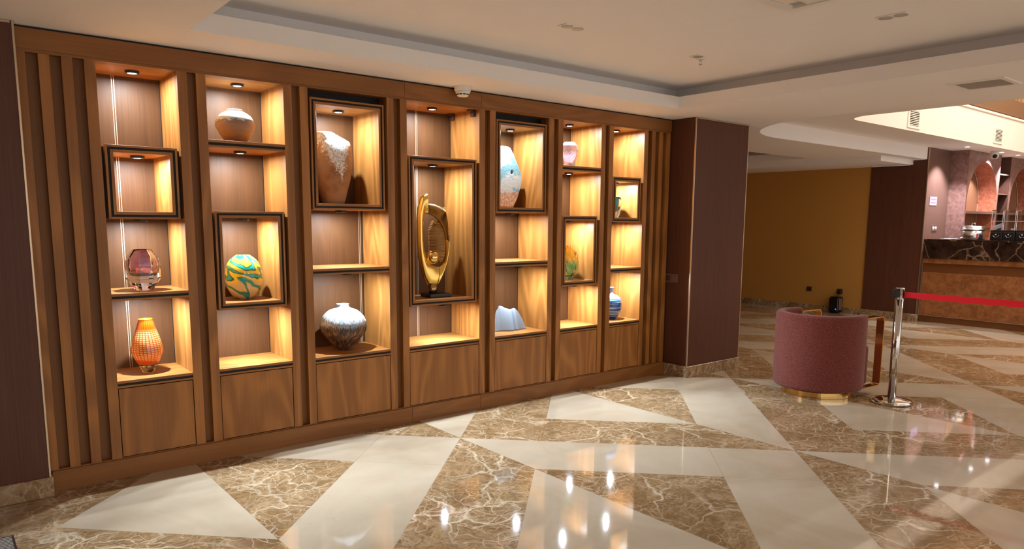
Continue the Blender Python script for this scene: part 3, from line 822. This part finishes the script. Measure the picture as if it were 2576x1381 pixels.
# 12 blue striped vase
m = plain('blue striped glaze', (.1, .2, .8), .12, coat=.5); g = G(m); v = g.coord(False); z = g.sep(v)[2]
st = g.noise(g.vmath('MULTIPLY', v, (.22, .22, 7.0)), 10.0, 2, .5)
c = g.ramp(st, [(.34, (.004, .006, .035)), (.40, (.010, .035, .30)), (.50, (.025, .11, .55)), (.55, (.12, .30, .62)), (.62, (.38, .52, .60))])
up = g.ramp(g.math('DIVIDE', z, .312), [(.62, (0, 0, 0)), (.72, (1, 1, 1))])
g.base(g.mix(g.math('MULTIPLY', up, .45), c, (.35, .48, .56))); M['bluestripe'] = m
t = thing('blue_vase', 'blue striped round vase with a narrow neck on the lowest shelf', 'vase', (5.205, 4.905, .590))
prof = smooth_profile([(.040, 0), (.052, .010), (.080, .048), (.100, .100), (.104, .145), (.094, .195), (.066, .230), (.028, .246), (.015, .258), (.013, .288), (.019, .306), (.025, .313), (.022, .316)], 5)
link('body', lathe([(0, 0)] + prof + [(.014, .306), (.009, .29), (0, .28)], 56), 'bluestripe', t, (0, 0, 0), True)

# 13 gold sculpture
t = thing('gold_sculpture', 'tall gold leaf shaped sculpture with a gold ball on black base', 'sculpture', (3.150, 4.90, .935))
SC = .813/(1290-65)    # metres per picture unit
def hz(x, y): return ((x-300)*SC*1.0, (1295-y)*SC)
outer = [(185, 62), (140, 75), (105, 115), (66, 270), (60, 450), (64, 700), (85, 880), (130, 1030), (170, 1110), (200, 1150), (300, 1160), (340, 1120), (395, 1000), (440, 890), (472, 740), (480, 640), (472, 520), (462, 390), (440, 290), (420, 232), (330, 200), (250, 182), (172, 172), (180, 110)]
hole = [(150, 296), (140, 300), (132, 350), (126, 450), (126, 600), (134, 660), (148, 740), (178, 830), (235, 893), (300, 925), (345, 925), (395, 890), (425, 830), (440, 745), (443, 680), (438, 600), (424, 520), (405, 470), (375, 415), (340, 375), (290, 335), (240, 312), (195, 300), (165, 295)]
O = [hz(*p) for p in outer]; H = [hz(*p) for p in hole]
# smooth both outlines together
def closed_smooth(P, sub):
    n = len(P); out = []
    for i in range(n):
        p0, p1, p2, p3 = P[i-1], P[i], P[(i+1) % n], P[(i+2) % n]
        for s in range(sub):
            u = s/sub; out.append(tuple(.5*((2*p1[k]) + (-p0[k]+p2[k])*u + (2*p0[k]-5*p1[k]+4*p2[k]-p3[k])*u*u + (-p0[k]+3*p1[k]-3*p2[k]+p3[k])*u**3) for k in range(2)))
    return out
SUB = 5; Os = closed_smooth(O, SUB); Hs = closed_smooth(H, SUB); n = len(Os)
def band(k0, k1, dep, rib=0.0, bulge=.4):
    """part of the ring between outline indices, with a bulged section"""
    vs, fs = [], []; idx = [k % n for k in range(k0, k1+1)]; W8 = 10
    for q, k in enumerate(idx):
        o, h = Vector(Os[k]), Vector(Hs[k])
        for j in range(2*W8):
            a = 2*PI*j/(2*W8); w = .5 + .5*math.cos(a)
            p = h.lerp(o, w); y = dep*math.copysign(abs(math.sin(a))**.6, math.sin(a))*(.55+.45*w)
            if rib: y += rib*(1 if q % 2 else -1)*(1 if math.sin(a) < 0 else -1)*abs(math.sin(a))
            vs.append((p.x, y, p.y))
    m2 = 2*W8
    for q in range(len(idx)-1):
        for j in range(m2): fs.append((q*m2+j, q*m2+(j+1) % m2, (q+1)*m2+(j+1) % m2, (q+1)*m2+j))
    fs.append(tuple(range(m2))); fs.append(tuple((len(idx)-1)*m2+j for j in reversed(range(m2))))
    return fix(mesh(vs, fs, not rib))
link('horn', band(22*SUB, 24*SUB + 10*SUB, .040), 'gold2', t, (0, 0, 0), True)
link('right_edge', band(10*SUB, 15*SUB, .045), 'gold2', t, (0, 0, 0), True)
# ribbed wing: finer ridges running across the band
OsF = closed_smooth(O, 14); HsF = closed_smooth(H, 14); Os, Hs, n = OsF, HsF, len(OsF)
link('ribbed_wing', band(15*14, 22*14, .042, .0028), 'bronze', t, (0, 0, 0), True)
# rough gilt rim on the right shoulder
rim = [Vector((hz(*outer[k])[0], -.01, hz(*outer[k])[1])) for k in range(14, 20)]
rim = [Vector(p) for p in smooth_profile([tuple(p) for p in rim], 8)]
random.seed(3)
link('gilt_rim', tube([p + Vector((random.uniform(-.003, .003), random.uniform(-.004, .004), 0)) for p in rim], [.011 + random.uniform(-.004, .005) for _ in rim], 8), 'gold2', t, (0, 0, 0), True)
vs, fs = [], []; NR = 56; NC = 14
def hole_right(yv):
    pts = [(345, 375), (375, 415), (405, 470), (424, 520), (438, 600), (443, 680), (440, 745), (425, 830), (395, 890)]
    ys = [375, 415, 470, 520, 600, 680, 745, 830, 890]
    for (xa, ya), (xb, yb) in zip(pts, pts[1:]):
        if ya <= yv <= yb: return xa + (xb-xa)*(yv-ya)/(yb-ya)
    return pts[-1][0]
for r in range(NR+1):
    yv = 380 + (885-380)*r/NR; xr = hole_right(yv) + 6; xl = 282 + 62*max(0, 1-r/NR/.22)**2 + 60*max(0, (r/NR-.75)/.25)**2
    for c in range(NC+1):
        a = c/NC*PI/2; X = xr + (xl-xr)*math.sin(a); px_, pz_ = hz(X, yv)
        vs.append((px_, .004 + .060*math.sin(a)**1.0*(1) + .012*(1-math.cos(a)) + (.0022 if r % 2 else -.0022), pz_))
for r in range(NR):
    for c in range(NC):
        q = r*(NC+1)+c; fs.append((q, q+1, q+NC+2, q+NC+1))
io = link('ribbed_bowl', mesh(vs, fs), 'bronze', t, (0, 0, 0), True)
sm = io.modifiers.new('thick', 'SOLIDIFY'); sm.thickness = .006; sm.offset = 1.0
bx, bz = hz(250, 815)
link('ball', lathe(smooth_profile([(0.0001, -.055), (.021, -.051), (.039, -.039), (.051, -.021), (.055, 0), (.051, .021), (.039, .039), (.021, .051), (.0001, .055)], 4), 40), 'gold', t, (bx, -.012, bz), True)
st = [(hz(200, 1140)[0], hz(330, 1140)[0], hz(0, 1140)[1], .03), (hz(210, 1200)[0], hz(318, 1200)[0], hz(0, 1200)[1], .028), (hz(212, 1252)[0], hz(302, 1252)[0], hz(0, 1252)[1], .028)]
link('stem', fix(loft([(z, a, b, d) for a, b, z, d in st[::-1]], 24)), 'bronze', t, (0, 0, 0), True)
box('base', t, hz(155, 0)[0], hz(455, 0)[0], -.075, .075, 0, .030, 'black_gloss', .003, True)

# ------------------------------------------------------------------ chair
ch = thing('tub_chair', 'rose boucle tub armchair on a round brass base', 'armchair', (6.287, 3.304, 0), math.radians(-5))
def shell_mesh(ri, ro, z0, z1, half, n=64, r=.03):
    sec = []
    for cxs, czs, a0 in ((ro-r, z0+r, -PI/2), (ro-r, z1-r, 0), (ri+r, z1-r, PI/2), (ri+r, z0+r, PI)):
        for k in range(6): a = a0 + k/5*PI/2; sec.append((cxs + r*math.cos(a), czs + r*math.sin(a)))
    vs, fs = [], []; m2 = len(sec)
    for i in range(n+1):
        th = half + (2*PI-2*half)*i/n
        e = min(i, n-i)/n*(2*PI-2*half)*ro; k = 1 if e >= r else (1 - (1 - math.sqrt(max(0, 1-(1-e/r)**2)))*.55)
        cm = (ri+ro)/2; cz = (z0+z1)/2
        for rr, zz in sec:
            R2 = cm + (rr-cm)*k; Z2 = cz + (zz-cz)*(1-(1-k)*.06)
            vs.append((R2*math.cos(th), R2*math.sin(th), Z2))
    for i in range(n):
        for j in range(m2): fs.append((i*m2+j, (i+1)*m2+j, (i+1)*m2+(j+1) % m2, i*m2+(j+1) % m2))
    fs.append(tuple(range(m2))); fs.append(tuple(n*m2+j for j in reversed(range(m2))))
    return fix(mesh(vs, fs, True))
link('backrest', shell_mesh(.302, .390, .068, .748, math.radians(64)), 'fabric', ch, (0, 0, 0), True)
seat = [(-.27 + 0, 0)]
sp = []
for k in range(40):
    a = 2*PI*k/40; ca, sa = math.cos(a), math.sin(a); e_ = .30 if ca > 0 else 1.0; sp.append(((.425 if ca > 0 else .30)*math.copysign(abs(ca)**e_, ca), .276*math.copysign(abs(sa)**e_, sa)))
vs, fs = [], []
for f_, z in ((.95, .072), (1, .09), (1, .40), (.985, .425), (.94, .44), (.0, .445)):
    for x, y in sp: vs.append((x*f_, y*f_, z))
for i in range(5):
    for k in range(40): fs.append((i*40+k, i*40+(k+1) % 40, (i+1)*40+(k+1) % 40, (i+1)*40+k))
fs.append(tuple(reversed(range(40))))
link('seat', fix(mesh(vs, fs, True)), 'fabric', ch, (0, 0, 0), True)
link('base_ring', lathe([(0, 0), (.308, 0), (.31, .002), (.31, .052), (.308, .054), (0, .054)], 72, False), 'gold', ch, (0, 0, 0), True)
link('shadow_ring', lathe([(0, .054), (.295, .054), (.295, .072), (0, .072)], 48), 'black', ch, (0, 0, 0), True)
def loop_band(y0, y1, x0, x1, z0, z1, r, th):
    path = []
    for cx_, cz_, a0 in ((x1-r, z0+r, -PI/2), (x1-r, z1-r, 0), (x0+r, z1-r, PI/2), (x0+r, z0+r, PI)):
        for k in range(7): a = a0 + k/6*PI/2; path.append((cx_, cz_, math.cos(a), math.sin(a)))
    vs, fs = [], []; n = len(path)
    for cx_, cz_, c, s in path:
        for rr, y in ((r, y0), (r, y1), (r-th, y1), (r-th, y0)): vs.append((cx_+rr*c, y, cz_+rr*s))
    for i in range(n):
        j = (i+1) % n
        for k in range(4): fs.append((i*4+k, i*4+(k+1) % 4, j*4+(k+1) % 4, j*4+k))
    return fix(mesh(vs, fs))
for s in (-1, 1):
    ya, yb = (-.350, -.280) if s < 0 else (.280, .350)
    link('arm_loop', loop_band(ya, yb, .120, .440, .072, .715, .045, .010), 'gold', ch, (0, 0, 0), True)

# ------------------------------------------------------------------ queue posts and belt
def post(label, x, y):
    t = thing('queue_post', label, 'queue post', (x, y, 0), group='chrome queue posts')
    link('base', lathe(smooth_profile([(.160, 0), (.166, .006), (.166, .022), (.155, .030), (.10, .042), (.045, .052)], 4) + [(0, .052)], 64), 'chrome', t, (0, 0, 0), True)
    link('pole', lathe([(0, .045), (.034, .045), (.034, .905), (0, .905)], 40, True), 'chrome', t, (0, 0, 0), True)
    hd_ = link('head', lathe([(0, .905), (.034, .905), (.0345, .91), (.0345, .992), (.038, .994), (.038, 1.002), (.034, 1.006), (0, 1.006)], 40), 'chrome', t, (0, 0, 0), True)
    box('belt_slot', hd_, -.016, .016, -.0375, -.030, .918, .982, 'black_plastic', 0, True)
    box('belt_clip', hd_, -.018, .018, .030, .058, .925, .985, 'black_plastic', .004, True)
    box('belt_clip', hd_, -.058, -.030, -.018, .018, .925, .985, 'black_plastic', .004, True)
    return t
post('chrome queue post with red belt beside the rose armchair', 6.418, 2.690)
post('second chrome queue post holding the far end of the belt', 6.640, .86)
A, B = Vector((6.4187, 2.652, .949)), Vector((6.636, .92, .949))
vs, fs = [], []; N = 16; side = Vector((B.y-A.y, A.x-B.x, 0)).normalized()*.0009
for k in range(N+1):
    p = A.lerp(B, k/N); sag = -.012*math.sin(PI*k/N)
    for s in (-1, 1):
        for dz in (-.0245, .0245): vs.append(p + side*s + Vector((0, 0, sag+dz)))
for k in range(N):
    a, b = 4*k, 4*k+4
    fs += [(a, a+1, b+1, b), (a+2, b+2, b+3, a+3), (a+1, a+3, b+3, b+1), (a, b, b+2, a+2)]
fs += [(0, 2, 3, 1), (4*N, 4*N+1, 4*N+3, 4*N+2)]
bo = link('barrier_belt', fix(mesh(vs, fs)), 'red'); tag(bo, 'bright red barrier belt stretched from the chrome post', 'belt')

# ------------------------------------------------------------------ ceiling fittings
def hemi(r, h, n=20, steps=5): return smooth_profile([(r, 0), (r*.92, -h*.45), (r*.6, -h*.85), (.0001, -h)], steps)
sd = thing('smoke_detector', 'white round smoke detector on the ceiling by the header', 'detector', (3.225, 4.62, CZ))
link('base', lathe([(0, 0), (.074, 0), (.074, -.004), (.066, -.006), (.060, -.036), (0, -.036)], 40), 'white', sd, (0, 0, 0), True)
link('head', lathe([(0, -.034), (.058, -.034), (.052, -.050), (.046, -.056), (.045, -.064), (.044, -.066), (.036, -.073), (0, -.074)], 40), 'white', sd, (0, 0, 0), True)
for k in range(10):
    a = 2*PI*k/10; o = box('air_slot', sd, -.010, .010, -.002, .002, -.0035, .0035, 'black', 0, True)
    o.location = (.0462*math.cos(a), .0462*math.sin(a), -.060); o.rotation_euler = (0, 0, a+PI/2)
def downlight(label, x0, x1, y0, y1, n, z, grp='recessed ceiling lights'):
    t = thing('recessed_light', label, 'light', ((x0+x1)/2, (y0+y1)/2, z), group=grp)
    box('frame', t, x0, x1, y0, y1, z-.006, z, 'white', .0015)
    longx = (x1-x0) > (y1-y0); L = (x1-x0) if longx else (y1-y0)
    for k in range(n):
        c = -L/2 + L*(k+.5)/n; p = ((c, 0, -.0065) if longx else (0, c, -.0065))
        link('reflector', lathe([(.026, .0008), (.036, -.0010), (.0385, -.0012), (.0385, .001), (.026, .001)], 24), 'grille', t, p, True)
        link('lamp', lathe([(0, .0005), (.030, .0005), (.030, -.0004), (.02, .0), (0, -.0002)], 24), 'grille', t, p, True)  # grey colour gives reflector and lamp the shading of a recess
UZ = 2.752
downlight('twin recessed light near the display wall, unlit', 3.15, 3.33, 3.40, 3.485, 2, UZ)
downlight('twin recessed light on the right of the raised ceiling', 4.445, 4.53, 1.955, 2.13, 2, UZ)
downlight('single square recessed light beside the sprinkler', 4.44, 4.535, 3.385, 3.470, 1, UZ)
sk = thing('sprinkler', 'small ceiling sprinkler head beside the square light', 'sprinkler', (4.57, 3.465, UZ))
link('rose', lathe([(0, 0), (.032, 0), (.034, -.003), (.028, -.008), (0, -.009)], 24), 'white', sk, (0, 0, 0), True)
link('body', lathe([(0, -.008), (.008, -.008), (.008, -.020), (0, -.020)], 12), 'chrome', sk, (0, 0, 0), True)
for s in (-1, 1): link('yoke', tube([(s*.006, 0, -.018), (s*.012, 0, -.028), (s*.009, 0, -.038), (s*.002, 0, -.043)], .002, 6), 'chrome', sk, (0, 0, 0), True)
link('deflector', lathe([(0, -.043), (.014, -.043), (.014, -.045), (0, -.045)], 16), 'chrome', sk, (0, 0, 0), True)
ac = thing('air_cassette', 'square white air conditioning cassette in the raised ceiling', 'air conditioner', (3.45, 1.91, UZ))
ax0, ax1, ay0, ay1 = 3.0, 3.902, 1.455, 2.357
link('frame', fix(boxes_mesh([(ax0, ax1, ay1-.05, ay1, UZ-.022, UZ), (ax0, ax1, ay0, ay0+.05, UZ-.022, UZ), (ax0, ax0+.05, ay0+.05, ay1-.05, UZ-.022, UZ), (ax1-.05, ax1, ay0+.05, ay1-.05, UZ-.022, UZ)])), 'white', ac)
for k in range(2):
    yy = (ay1-.13) if k == 0 else (ay0+.055)
    box('flap', ac, ax0+.14, ax1-.14, yy, yy+.075, UZ-.018, UZ-.010, 'fascia', .002)
    xx = (ax1-.13) if k == 0 else (ax0+.055)
    box('flap', ac, xx, xx+.075, ay0+.14, ay1-.14, UZ-.018, UZ-.010, 'white', .002)
box('intake', ac, ax0+.145, ax1-.145, ay0+.145, ay1-.145, UZ-.024, UZ-.004, 'white', .004)
box('cavity', ac, ax0+.05, ax1-.05, ay0+.05, ay1-.05, UZ-.004, UZ, 'grille')
# supply grille
vg = thing('ceiling_grille', 'long slatted air grille in the ceiling near the open void', 'vent', (5.96, 2.035, CZ))
gx0, gx1, gy0, gy1 = 5.775, 6.135, 1.853, 2.215
link('frame', boxes_mesh([(gx0, gx1, gy1-.035, gy1, CZ-.008, CZ), (gx0, gx1, gy0, gy0+.035, CZ-.008, CZ), (gx0, gx0+.035, gy0+.035, gy1-.035, CZ-.008, CZ), (gx1-.035, gx1, gy0+.035, gy1-.035, CZ-.008, CZ)]), 'white', vg)
box('duct', vg, gx0+.035, gx1-.035, gy0+.035, gy1-.035, CZ-.0015, CZ-.0005, 'black')
for k in range(9):
    xx = gx0+.048 + k*.032; box('louvre', vg, xx, xx+.016, gy0+.035, gy1-.035, CZ-.007, CZ-.002, 'grille')
def wall_vent(label, x0, x1, z0, z1):
    t = thing('wall_vent', label, 'vent', ((x0+x1)/2, VY1-.012, z0))
    y = VY1-.012
    link('frame', boxes_mesh([(x0, x1, y-.012, y, z1-.03, z1), (x0, x1, y-.012, y, z0, z0+.03), (x0, x0+.045, y-.012, y, z0+.03, z1-.03), (x1-.045, x1, y-.012, y, z0+.03, z1-.03)]), 'fascia', t)
    box('duct', t, x0+.045, x1-.045, y-.002, y-.0005, z0+.03, z1-.03, 'black')
    nl = 9; h = (z1-z0-.06)/nl
    for k in range(nl): box('louvre', t, x0+.045, x1-.045, y-.011, y-.003, z0+.03+h*k+h*.35, z0+.03+h*k+h*.8, 'fascia')
wall_vent('slatted wall vent on the cream fascia nearest the curved end', 9.806, 10.175, 2.764, 3.015)
wall_vent('slatted wall vent on the cream fascia above the bar', 12.83, 13.21, 2.785, 3.03)

# ------------------------------------------------------------------ bar
wl = struct_empty('wall_bar')
box('wall_panel', wl, 12.2465, 13.15, 4.865, 4.90, 0, SZ, 'bar_side')
AY = 4.60
box('return_panel', wl, 13.13, 13.16, AY+.001, 4.95, 0, SZ, 'arch_plaster')
def arch_panel(x0, x1, ox0, ox1, spring, z1, d, nm):
    c = (ox0+ox1)/2; r = (ox1-ox0)/2; n = 28
    inner = [(ox0, .9)] + [(c - r*math.cos(PI*k/n), spring + r*1.0*math.sin(PI*k/n)) for k in range(n+1)] + [(ox1, .9)]
    outer = [(x0, .9)]
    for k in range(n+1):
        xx, zz = inner[k+1]
        f = k/n
        outer.append((x0, spring + (z1-spring)*f*4) if f < .25 else ((x0 + (x1-x0)*(f-.25)*2, z1) if f <= .75 else (x1, z1 - (z1-spring)*(f-.75)*4)))
    outer.append((x1, .9)); m2 = len(inner)
    vs = [(x, AY, z) for x, z in outer] + [(x, AY, z) for x, z in inner]
    fs = [(k, m2+k, m2+k+1, k+1) for k in range(m2-1)]
    pn = link('arch_panel', fix(mesh(vs, fs)), 'arch_plaster', wl)
    vs = [(x, AY, z) for x, z in inner] + [(x, AY+d, z) for x, z in inner]
    link('arch_reveal', mesh(vs, [(k, k+1, m2+k+1, m2+k) for k in range(m2-1)]), 'arch_orange', wl)
    box('arch_back', wl, ox0-.02, ox1+.02, AY+d, AY+d+.03, .9, SZ, 'arch_back')
    box('arch_shelf', wl, ox0, ox1, AY-.004, AY+d, 1.718, 1.758, 'bar_side')
    link('arch_bead', tube([(c - (r-.006)*math.cos(PI*k/n), AY+d-.006, spring + (r-.006)*math.sin(PI*k/n)) for k in range(n//2, n+1)], .007, 6), 'strip', wl)
    box('arch_strip', wl, ox1-.016, ox1-.004, AY+d-.012, AY+d-.001, .9, spring, 'strip')
arch_panel(13.145, 14.555, 13.175, 14.51, 1.905, SZ, .29, 0)
arch_panel(15.075, 16.70, 15.16, 16.55, 1.875, SZ, .29, 1)
box('recess_back', wl, 14.555, 15.075, AY+.35, AY+.38, .9, SZ, 'dark_shelf')
box('recess_side', wl, 14.555, 14.575, AY+.0, AY+.35, .9, SZ, 'dark_shelf'); box('recess_side', wl, 15.055, 15.075, AY+.0, AY+.35, .9, SZ, 'dark_shelf')
for z in (1.72, 2.06, 2.40): box('recess_shelf', wl, 14.575, 15.055, AY+.005, AY+.35, z, z+.022, 'bar_side')
box('back_wall', wl, 13.0, 17, 4.98, 5.05, 0, SZ, 'dark_shelf')

bar = thing('bar_counter', 'long bar counter with dark marble top and copper plaster front', 'bar', (12.5, 2.0, 0))
BY0, BY1 = -2.0, 4.815
box('worktop', bar, 12.20, 12.90, BY0, BY1, 1.285, 1.311, 'dark_marble', .002)
box('apron', bar, 12.20, 12.24, BY0, BY1, 1.012, 1.285, 'dark_marble', .001)
box('lip', bar, 12.222, 12.30, BY0, BY1, .932, 1.012, 'copper_front', .004)
box('band', bar, 12.262, 12.34, BY0, BY1, .79, .932, 'copper_band')
box('front_panel', bar, 12.25, 12.34, BY0, BY1, .105, .79, 'copper_front', .002)
box('trim_line', bar, 12.246, 12.30, BY0, BY1, .097, .105, 'trim_gold')
box('kick', bar, 12.262, 12.34, BY0, BY1, 0, .097, 'copper_band')
# things on the bar
pt = thing('urn_pot', 'round stainless steel pot with lid on the bar', 'pot', (12.46, 4.225, 1.311))
link('body', lathe([(0, 0), (.160, 0), (.163, .004), (.163, .148), (0, .148)], 48), 'steel', pt, (0, 0, 0), True)
link('lid', lathe([(0, .148), (.169, .148), (.170, .152), (.170, .160), (.160, .162), (.158, .204), (.150, .210), (0, .214)], 48), 'steel', pt, (0, 0, 0), True)
link('lid_ring', tube([(0, .026*math.cos(2*PI*k/20), .228+.022*math.sin(2*PI*k/20)) for k in range(20)], .007, 8, True), 'chrome', pt, (0, 0, 0), True)
link('side_handle', tube([(-.03, -.165, .165), (-.03, -.195, .17), (.03, -.195, .17), (.03, -.165, .165)], .006, 8), 'black_plastic', pt, (0, 0, 0), True)
o = box('sticker', pt, -.165, -.163, -.012, .012, .02, .095, 'sticker', 0, True); o.location = (-.125, -.107, .06); o.rotation_euler = (0, 0, math.radians(40))
o = box('label_tag', pt, -.165, -.163, -.012, .012, .10, .125, 'paper', 0, True); o.location = (-.138, -.089, .118); o.rotation_euler = (0, 0, math.radians(33))
M['acrylic'] = plain('clear acrylic', (.90, .91, .96), .02, trans=1.0, ior=1.2)
def dispenser(label, y, w, dark=False):
    t = thing('dispenser', label, 'dispenser', (12.40, y, 1.311), group='clear bins on the bar')
    box('base', t, -.10, .12, -w/2, w/2, 0, .150, 'black_plastic', .006, True)
    box('front_lip', t, -.106, -.10, -w/2+.01, w/2-.01, .105, .118, 'steel', 0, True)
    link('handle', tube([(-.104, .035*math.cos(PI+PI*k/10), .075+.03*math.sin(PI+PI*k/10)) for k in range(11)], .004, 6), 'steel', t, (0, 0, 0), True)
    link('knob', lathe([(0, 0), (.008, 0), (.008, .012), (0, .014)], 12), 'white', t, (-.108, 0, .078), True)
    b = .003
    link('bin', fix(boxes_mesh([(-.10, .12, -w/2+.004, -w/2+.004+b, .150, .43), (-.10, .12, w/2-.004-b, w/2-.004, .150, .43), (-.10, -.10+b, -w/2+.007, w/2-.007, .150, .43), (.12-b, .12, -w/2+.007, w/2-.007, .150, .43)])), 'acrylic', t, (0, 0, 0), True)
    box('lid', t, -.104, .124, -w/2+.001, w/2-.001, .43, .445, 'acrylic', .003, True)
    for yy in (-w/2+.006, w/2-.006): box('bin_edge', t, -.104, -.1, yy-.003, yy+.003, .150, .43, 'paper', 0, True)
    box('bin_edge', t, -.104, -.1, -w/2+.004, w/2-.004, .278, .283, 'paper', 0, True)
    return t
dispenser('clear lidded bin on a black base next to the steel pot', 3.862, .155)
dispenser('clear lidded bin on a black base, second from the steel pot', 3.702, .155)
dispenser('clear lidded bin partly cut by the right edge of the picture', 3.530, .175)
pp = box('paper_card', None, 12.37, 12.373, 3.80, 3.925, 1.463, 1.523, 'paper'); tag(pp, 'white printed slip standing inside the first clear bin', 'card'); pp.rotation_euler = (math.radians(-22), 0, 0); pp.location.z += .022
for k, yy in enumerate((3.68, 3.90)):
    o = box('paper_cup_lid', None, 12.40, 12.44, yy, yy+.03, 1.461, 1.486, 'paper', .004)
    tag(o, ['small white packet lying inside the second clear bin', 'small white packet lying inside the first clear bin'][k], 'packet')
for k in range(2):
    o = box('paper_sheet', None, 12.30, 12.51, 4.46-.03*k, 4.62-.03*k, 1.3112+.004*k, 1.3152+.004*k, 'paper', .0005)
    tag(o, ['lower white napkin stack lying on the bar beside the side wall', 'upper white napkin stack lying on the bar beside the side wall'][k], 'napkins')
sg = thing('notice', 'pale blue notice with pink lettering on the side wall of the bar', 'notice', (12.54, 4.865, 1.84))
box('card', sg, 12.405, 12.675, 4.857, 4.865, 1.838, 1.973, 'screen', .001)
for r, (z, hgt) in enumerate(((1.925, .022), (1.873, .020))):
    x = 12.435
    for wd in ((.05, .03, .06, .04) if r == 0 else (.04, .05, .03, .05)):
        box('lettering', sg, x, x+wd, 4.8555, 4.857, z, z+hgt, 'pink'); x += wd+.008
ot = thing('bar_socket', 'double socket plate on the side wall above the bar', 'socket', (12.67, 4.865, 1.45))
box('plate', ot, 12.575, 12.765, 4.855, 4.865, 1.425, 1.525, 'steel', .002)
for x in (12.62, 12.715): 
    link('socket_well', lathe([(0, 0), (.030, 0), (.030, .004), (0, .004)], 20), 'white', ot, (x, 4.855, 1.475)).rotation_euler = (PI/2, 0, 0)
cmr = thing('dome_camera', 'white dome camera under the bar soffit', 'camera', (13.70, 4.43, SZ))
link('mount', lathe([(0, 0), (.062, 0), (.062, -.05), (.055, -.06), (0, -.06)], 28), 'white', cmr, (0, 0, 0), True)
link('ball', lathe(smooth_profile([(.0001, -.125), (.035, -.118), (.056, -.092), (.062, -.065), (.056, -.04), (.0001, -.03)], 4), 28), 'white', cmr, (0, 0, 0), True)
lo = link('lens', lathe([(0, 0), (.034, 0), (.034, .012), (.02, .016), (0, .016)], 24), 'black_gloss', cmr, (-.052, -.022, -.085), True); lo.rotation_euler = (0, math.radians(-80), math.radians(22))
for k, (x, y) in enumerate(((12.60, 4.46), (13.96, 4.42), (14.70, 4.40))):
    t = thing('bar_downlight', ['lit round downlight in the soffit nearest the bar column', 'lit round downlight in the soffit beside the dome camera', 'lit round downlight in the soffit farthest along the bar'][k], 'light', (x, y, SZ), group='bar soffit downlights')
    link('rim', lathe([(.035, 0), (.055, 0), (.055, -.004), (.035, -.003)], 28), 'white', t, (0, 0, 0), True)
    link('lens', lathe([(0, -.0015), (.037, -.0015), (.037, -.0005), (0, -.0005)], 24), 'bar_led', t, (0, 0, 0), True)
    spot_light('bar_spot', (0, 0, -.012), 165, (.95, .93, 1.0), math.radians(95), .6, (math.radians(12), 0, 0), parent=t)

# ------------------------------------------------------------------ by the ochre wall
for k, (y0, y1) in enumerate(((6.650, 6.745), (6.085, 6.180))):
    t = thing('wall_socket', ['brown wall socket left of the black speaker, low on the ochre wall', 'brown wall socket above the black speaker with a plug in it'][k], 'socket', (12.25, (y0+y1)/2, .37))
    box('plate', t, 12.24, 12.25, y0, y1, .330, .415, 'dark_shelf', .002)
    w = link('well', lathe([(0, 0), (.024, 0), (.024, .006), (.018, .006), (.018, .001), (0, .001)], 20), 'black_plastic', t, (12.2395, (y0+y1)/2, .3725)); w.rotation_euler = (0, -PI/2, 0)
    if k: box('adapter', t, 12.205, 12.2335, y0+.008, y1-.012, .325, .395, 'black_plastic', .004)
spk = thing('portable_speaker', 'black portable box speaker with side handle on the floor', 'speaker', (12.13, 6.14, 0))
bm = bmesh.new(); bmesh.ops.create_cube(bm, size=1)
for v in bm.verts: v.co = Vector((v.co.x*.15, v.co.y*.175, v.co.z*.275+.150))
bmesh.ops.bevel(bm, geom=bm.edges[:], offset=.022, segments=3, affect='EDGES'); me = bpy.data.meshes.new('m'); bm.to_mesh(me); bm.free()
link('body', me, 'black_gloss', spk, (0, 0, 0), True)
link('handle', tube([(0, -.08, .28), (0, -.115, .285), (0, -.125, .27), (0, -.125, .05), (0, -.115, .035), (0, -.08, .035)], .008, 8), 'black_plastic', spk, (0, 0, 0), True)
box('handle_panel', spk, -.05, .05, -.0895, -.0875, .06, .26, 'bar_side', 0, True)
link('indicator', lathe([(0, 0), (.011, 0), (.009, .003), (0, .004)], 16), 'blue_led', spk, (-.0755, -.048, .075), True).rotation_euler = (0, -PI/2, 0)
for yy in (-.05, .05): box('foot', spk, -.05, .05, yy-.012, yy+.012, 0, .02, 'black_plastic', 0, True)
co = link('power_cord', tube(smooth_profile([(12.215, 6.13, .327), (12.208, 6.132, .310), (12.20, 6.135, .296), (12.18, 6.138, .2935)], 5), .004, 8), 'black_plastic'); tag(co, 'thin black power cord from the wall plug to the speaker', 'cord')

# ------------------------------------------------------------------ floor grille
fg = thing('floor_grille', 'dark slotted floor grille in the lower left corner', 'vent', (-.05, 3.75, 0))
link('frame', boxes_mesh([(-.31, .214, 4.142, 4.152, 0, .004), (-.31, .214, 3.30, 3.31, 0, .004), (-.31, -.30, 3.31, 4.142, 0, .004), (.204, .214, 3.31, 4.142, 0, .004)]), 'steel', fg)
box('tray', fg, -.30, .204, 3.31, 4.142, .0002, .0012, 'black')
y = 3.318
while y < 4.135:
    box('bar', fg, -.30, .204, y, y+.008, .0012, .0038, 'grille'); y += .0185
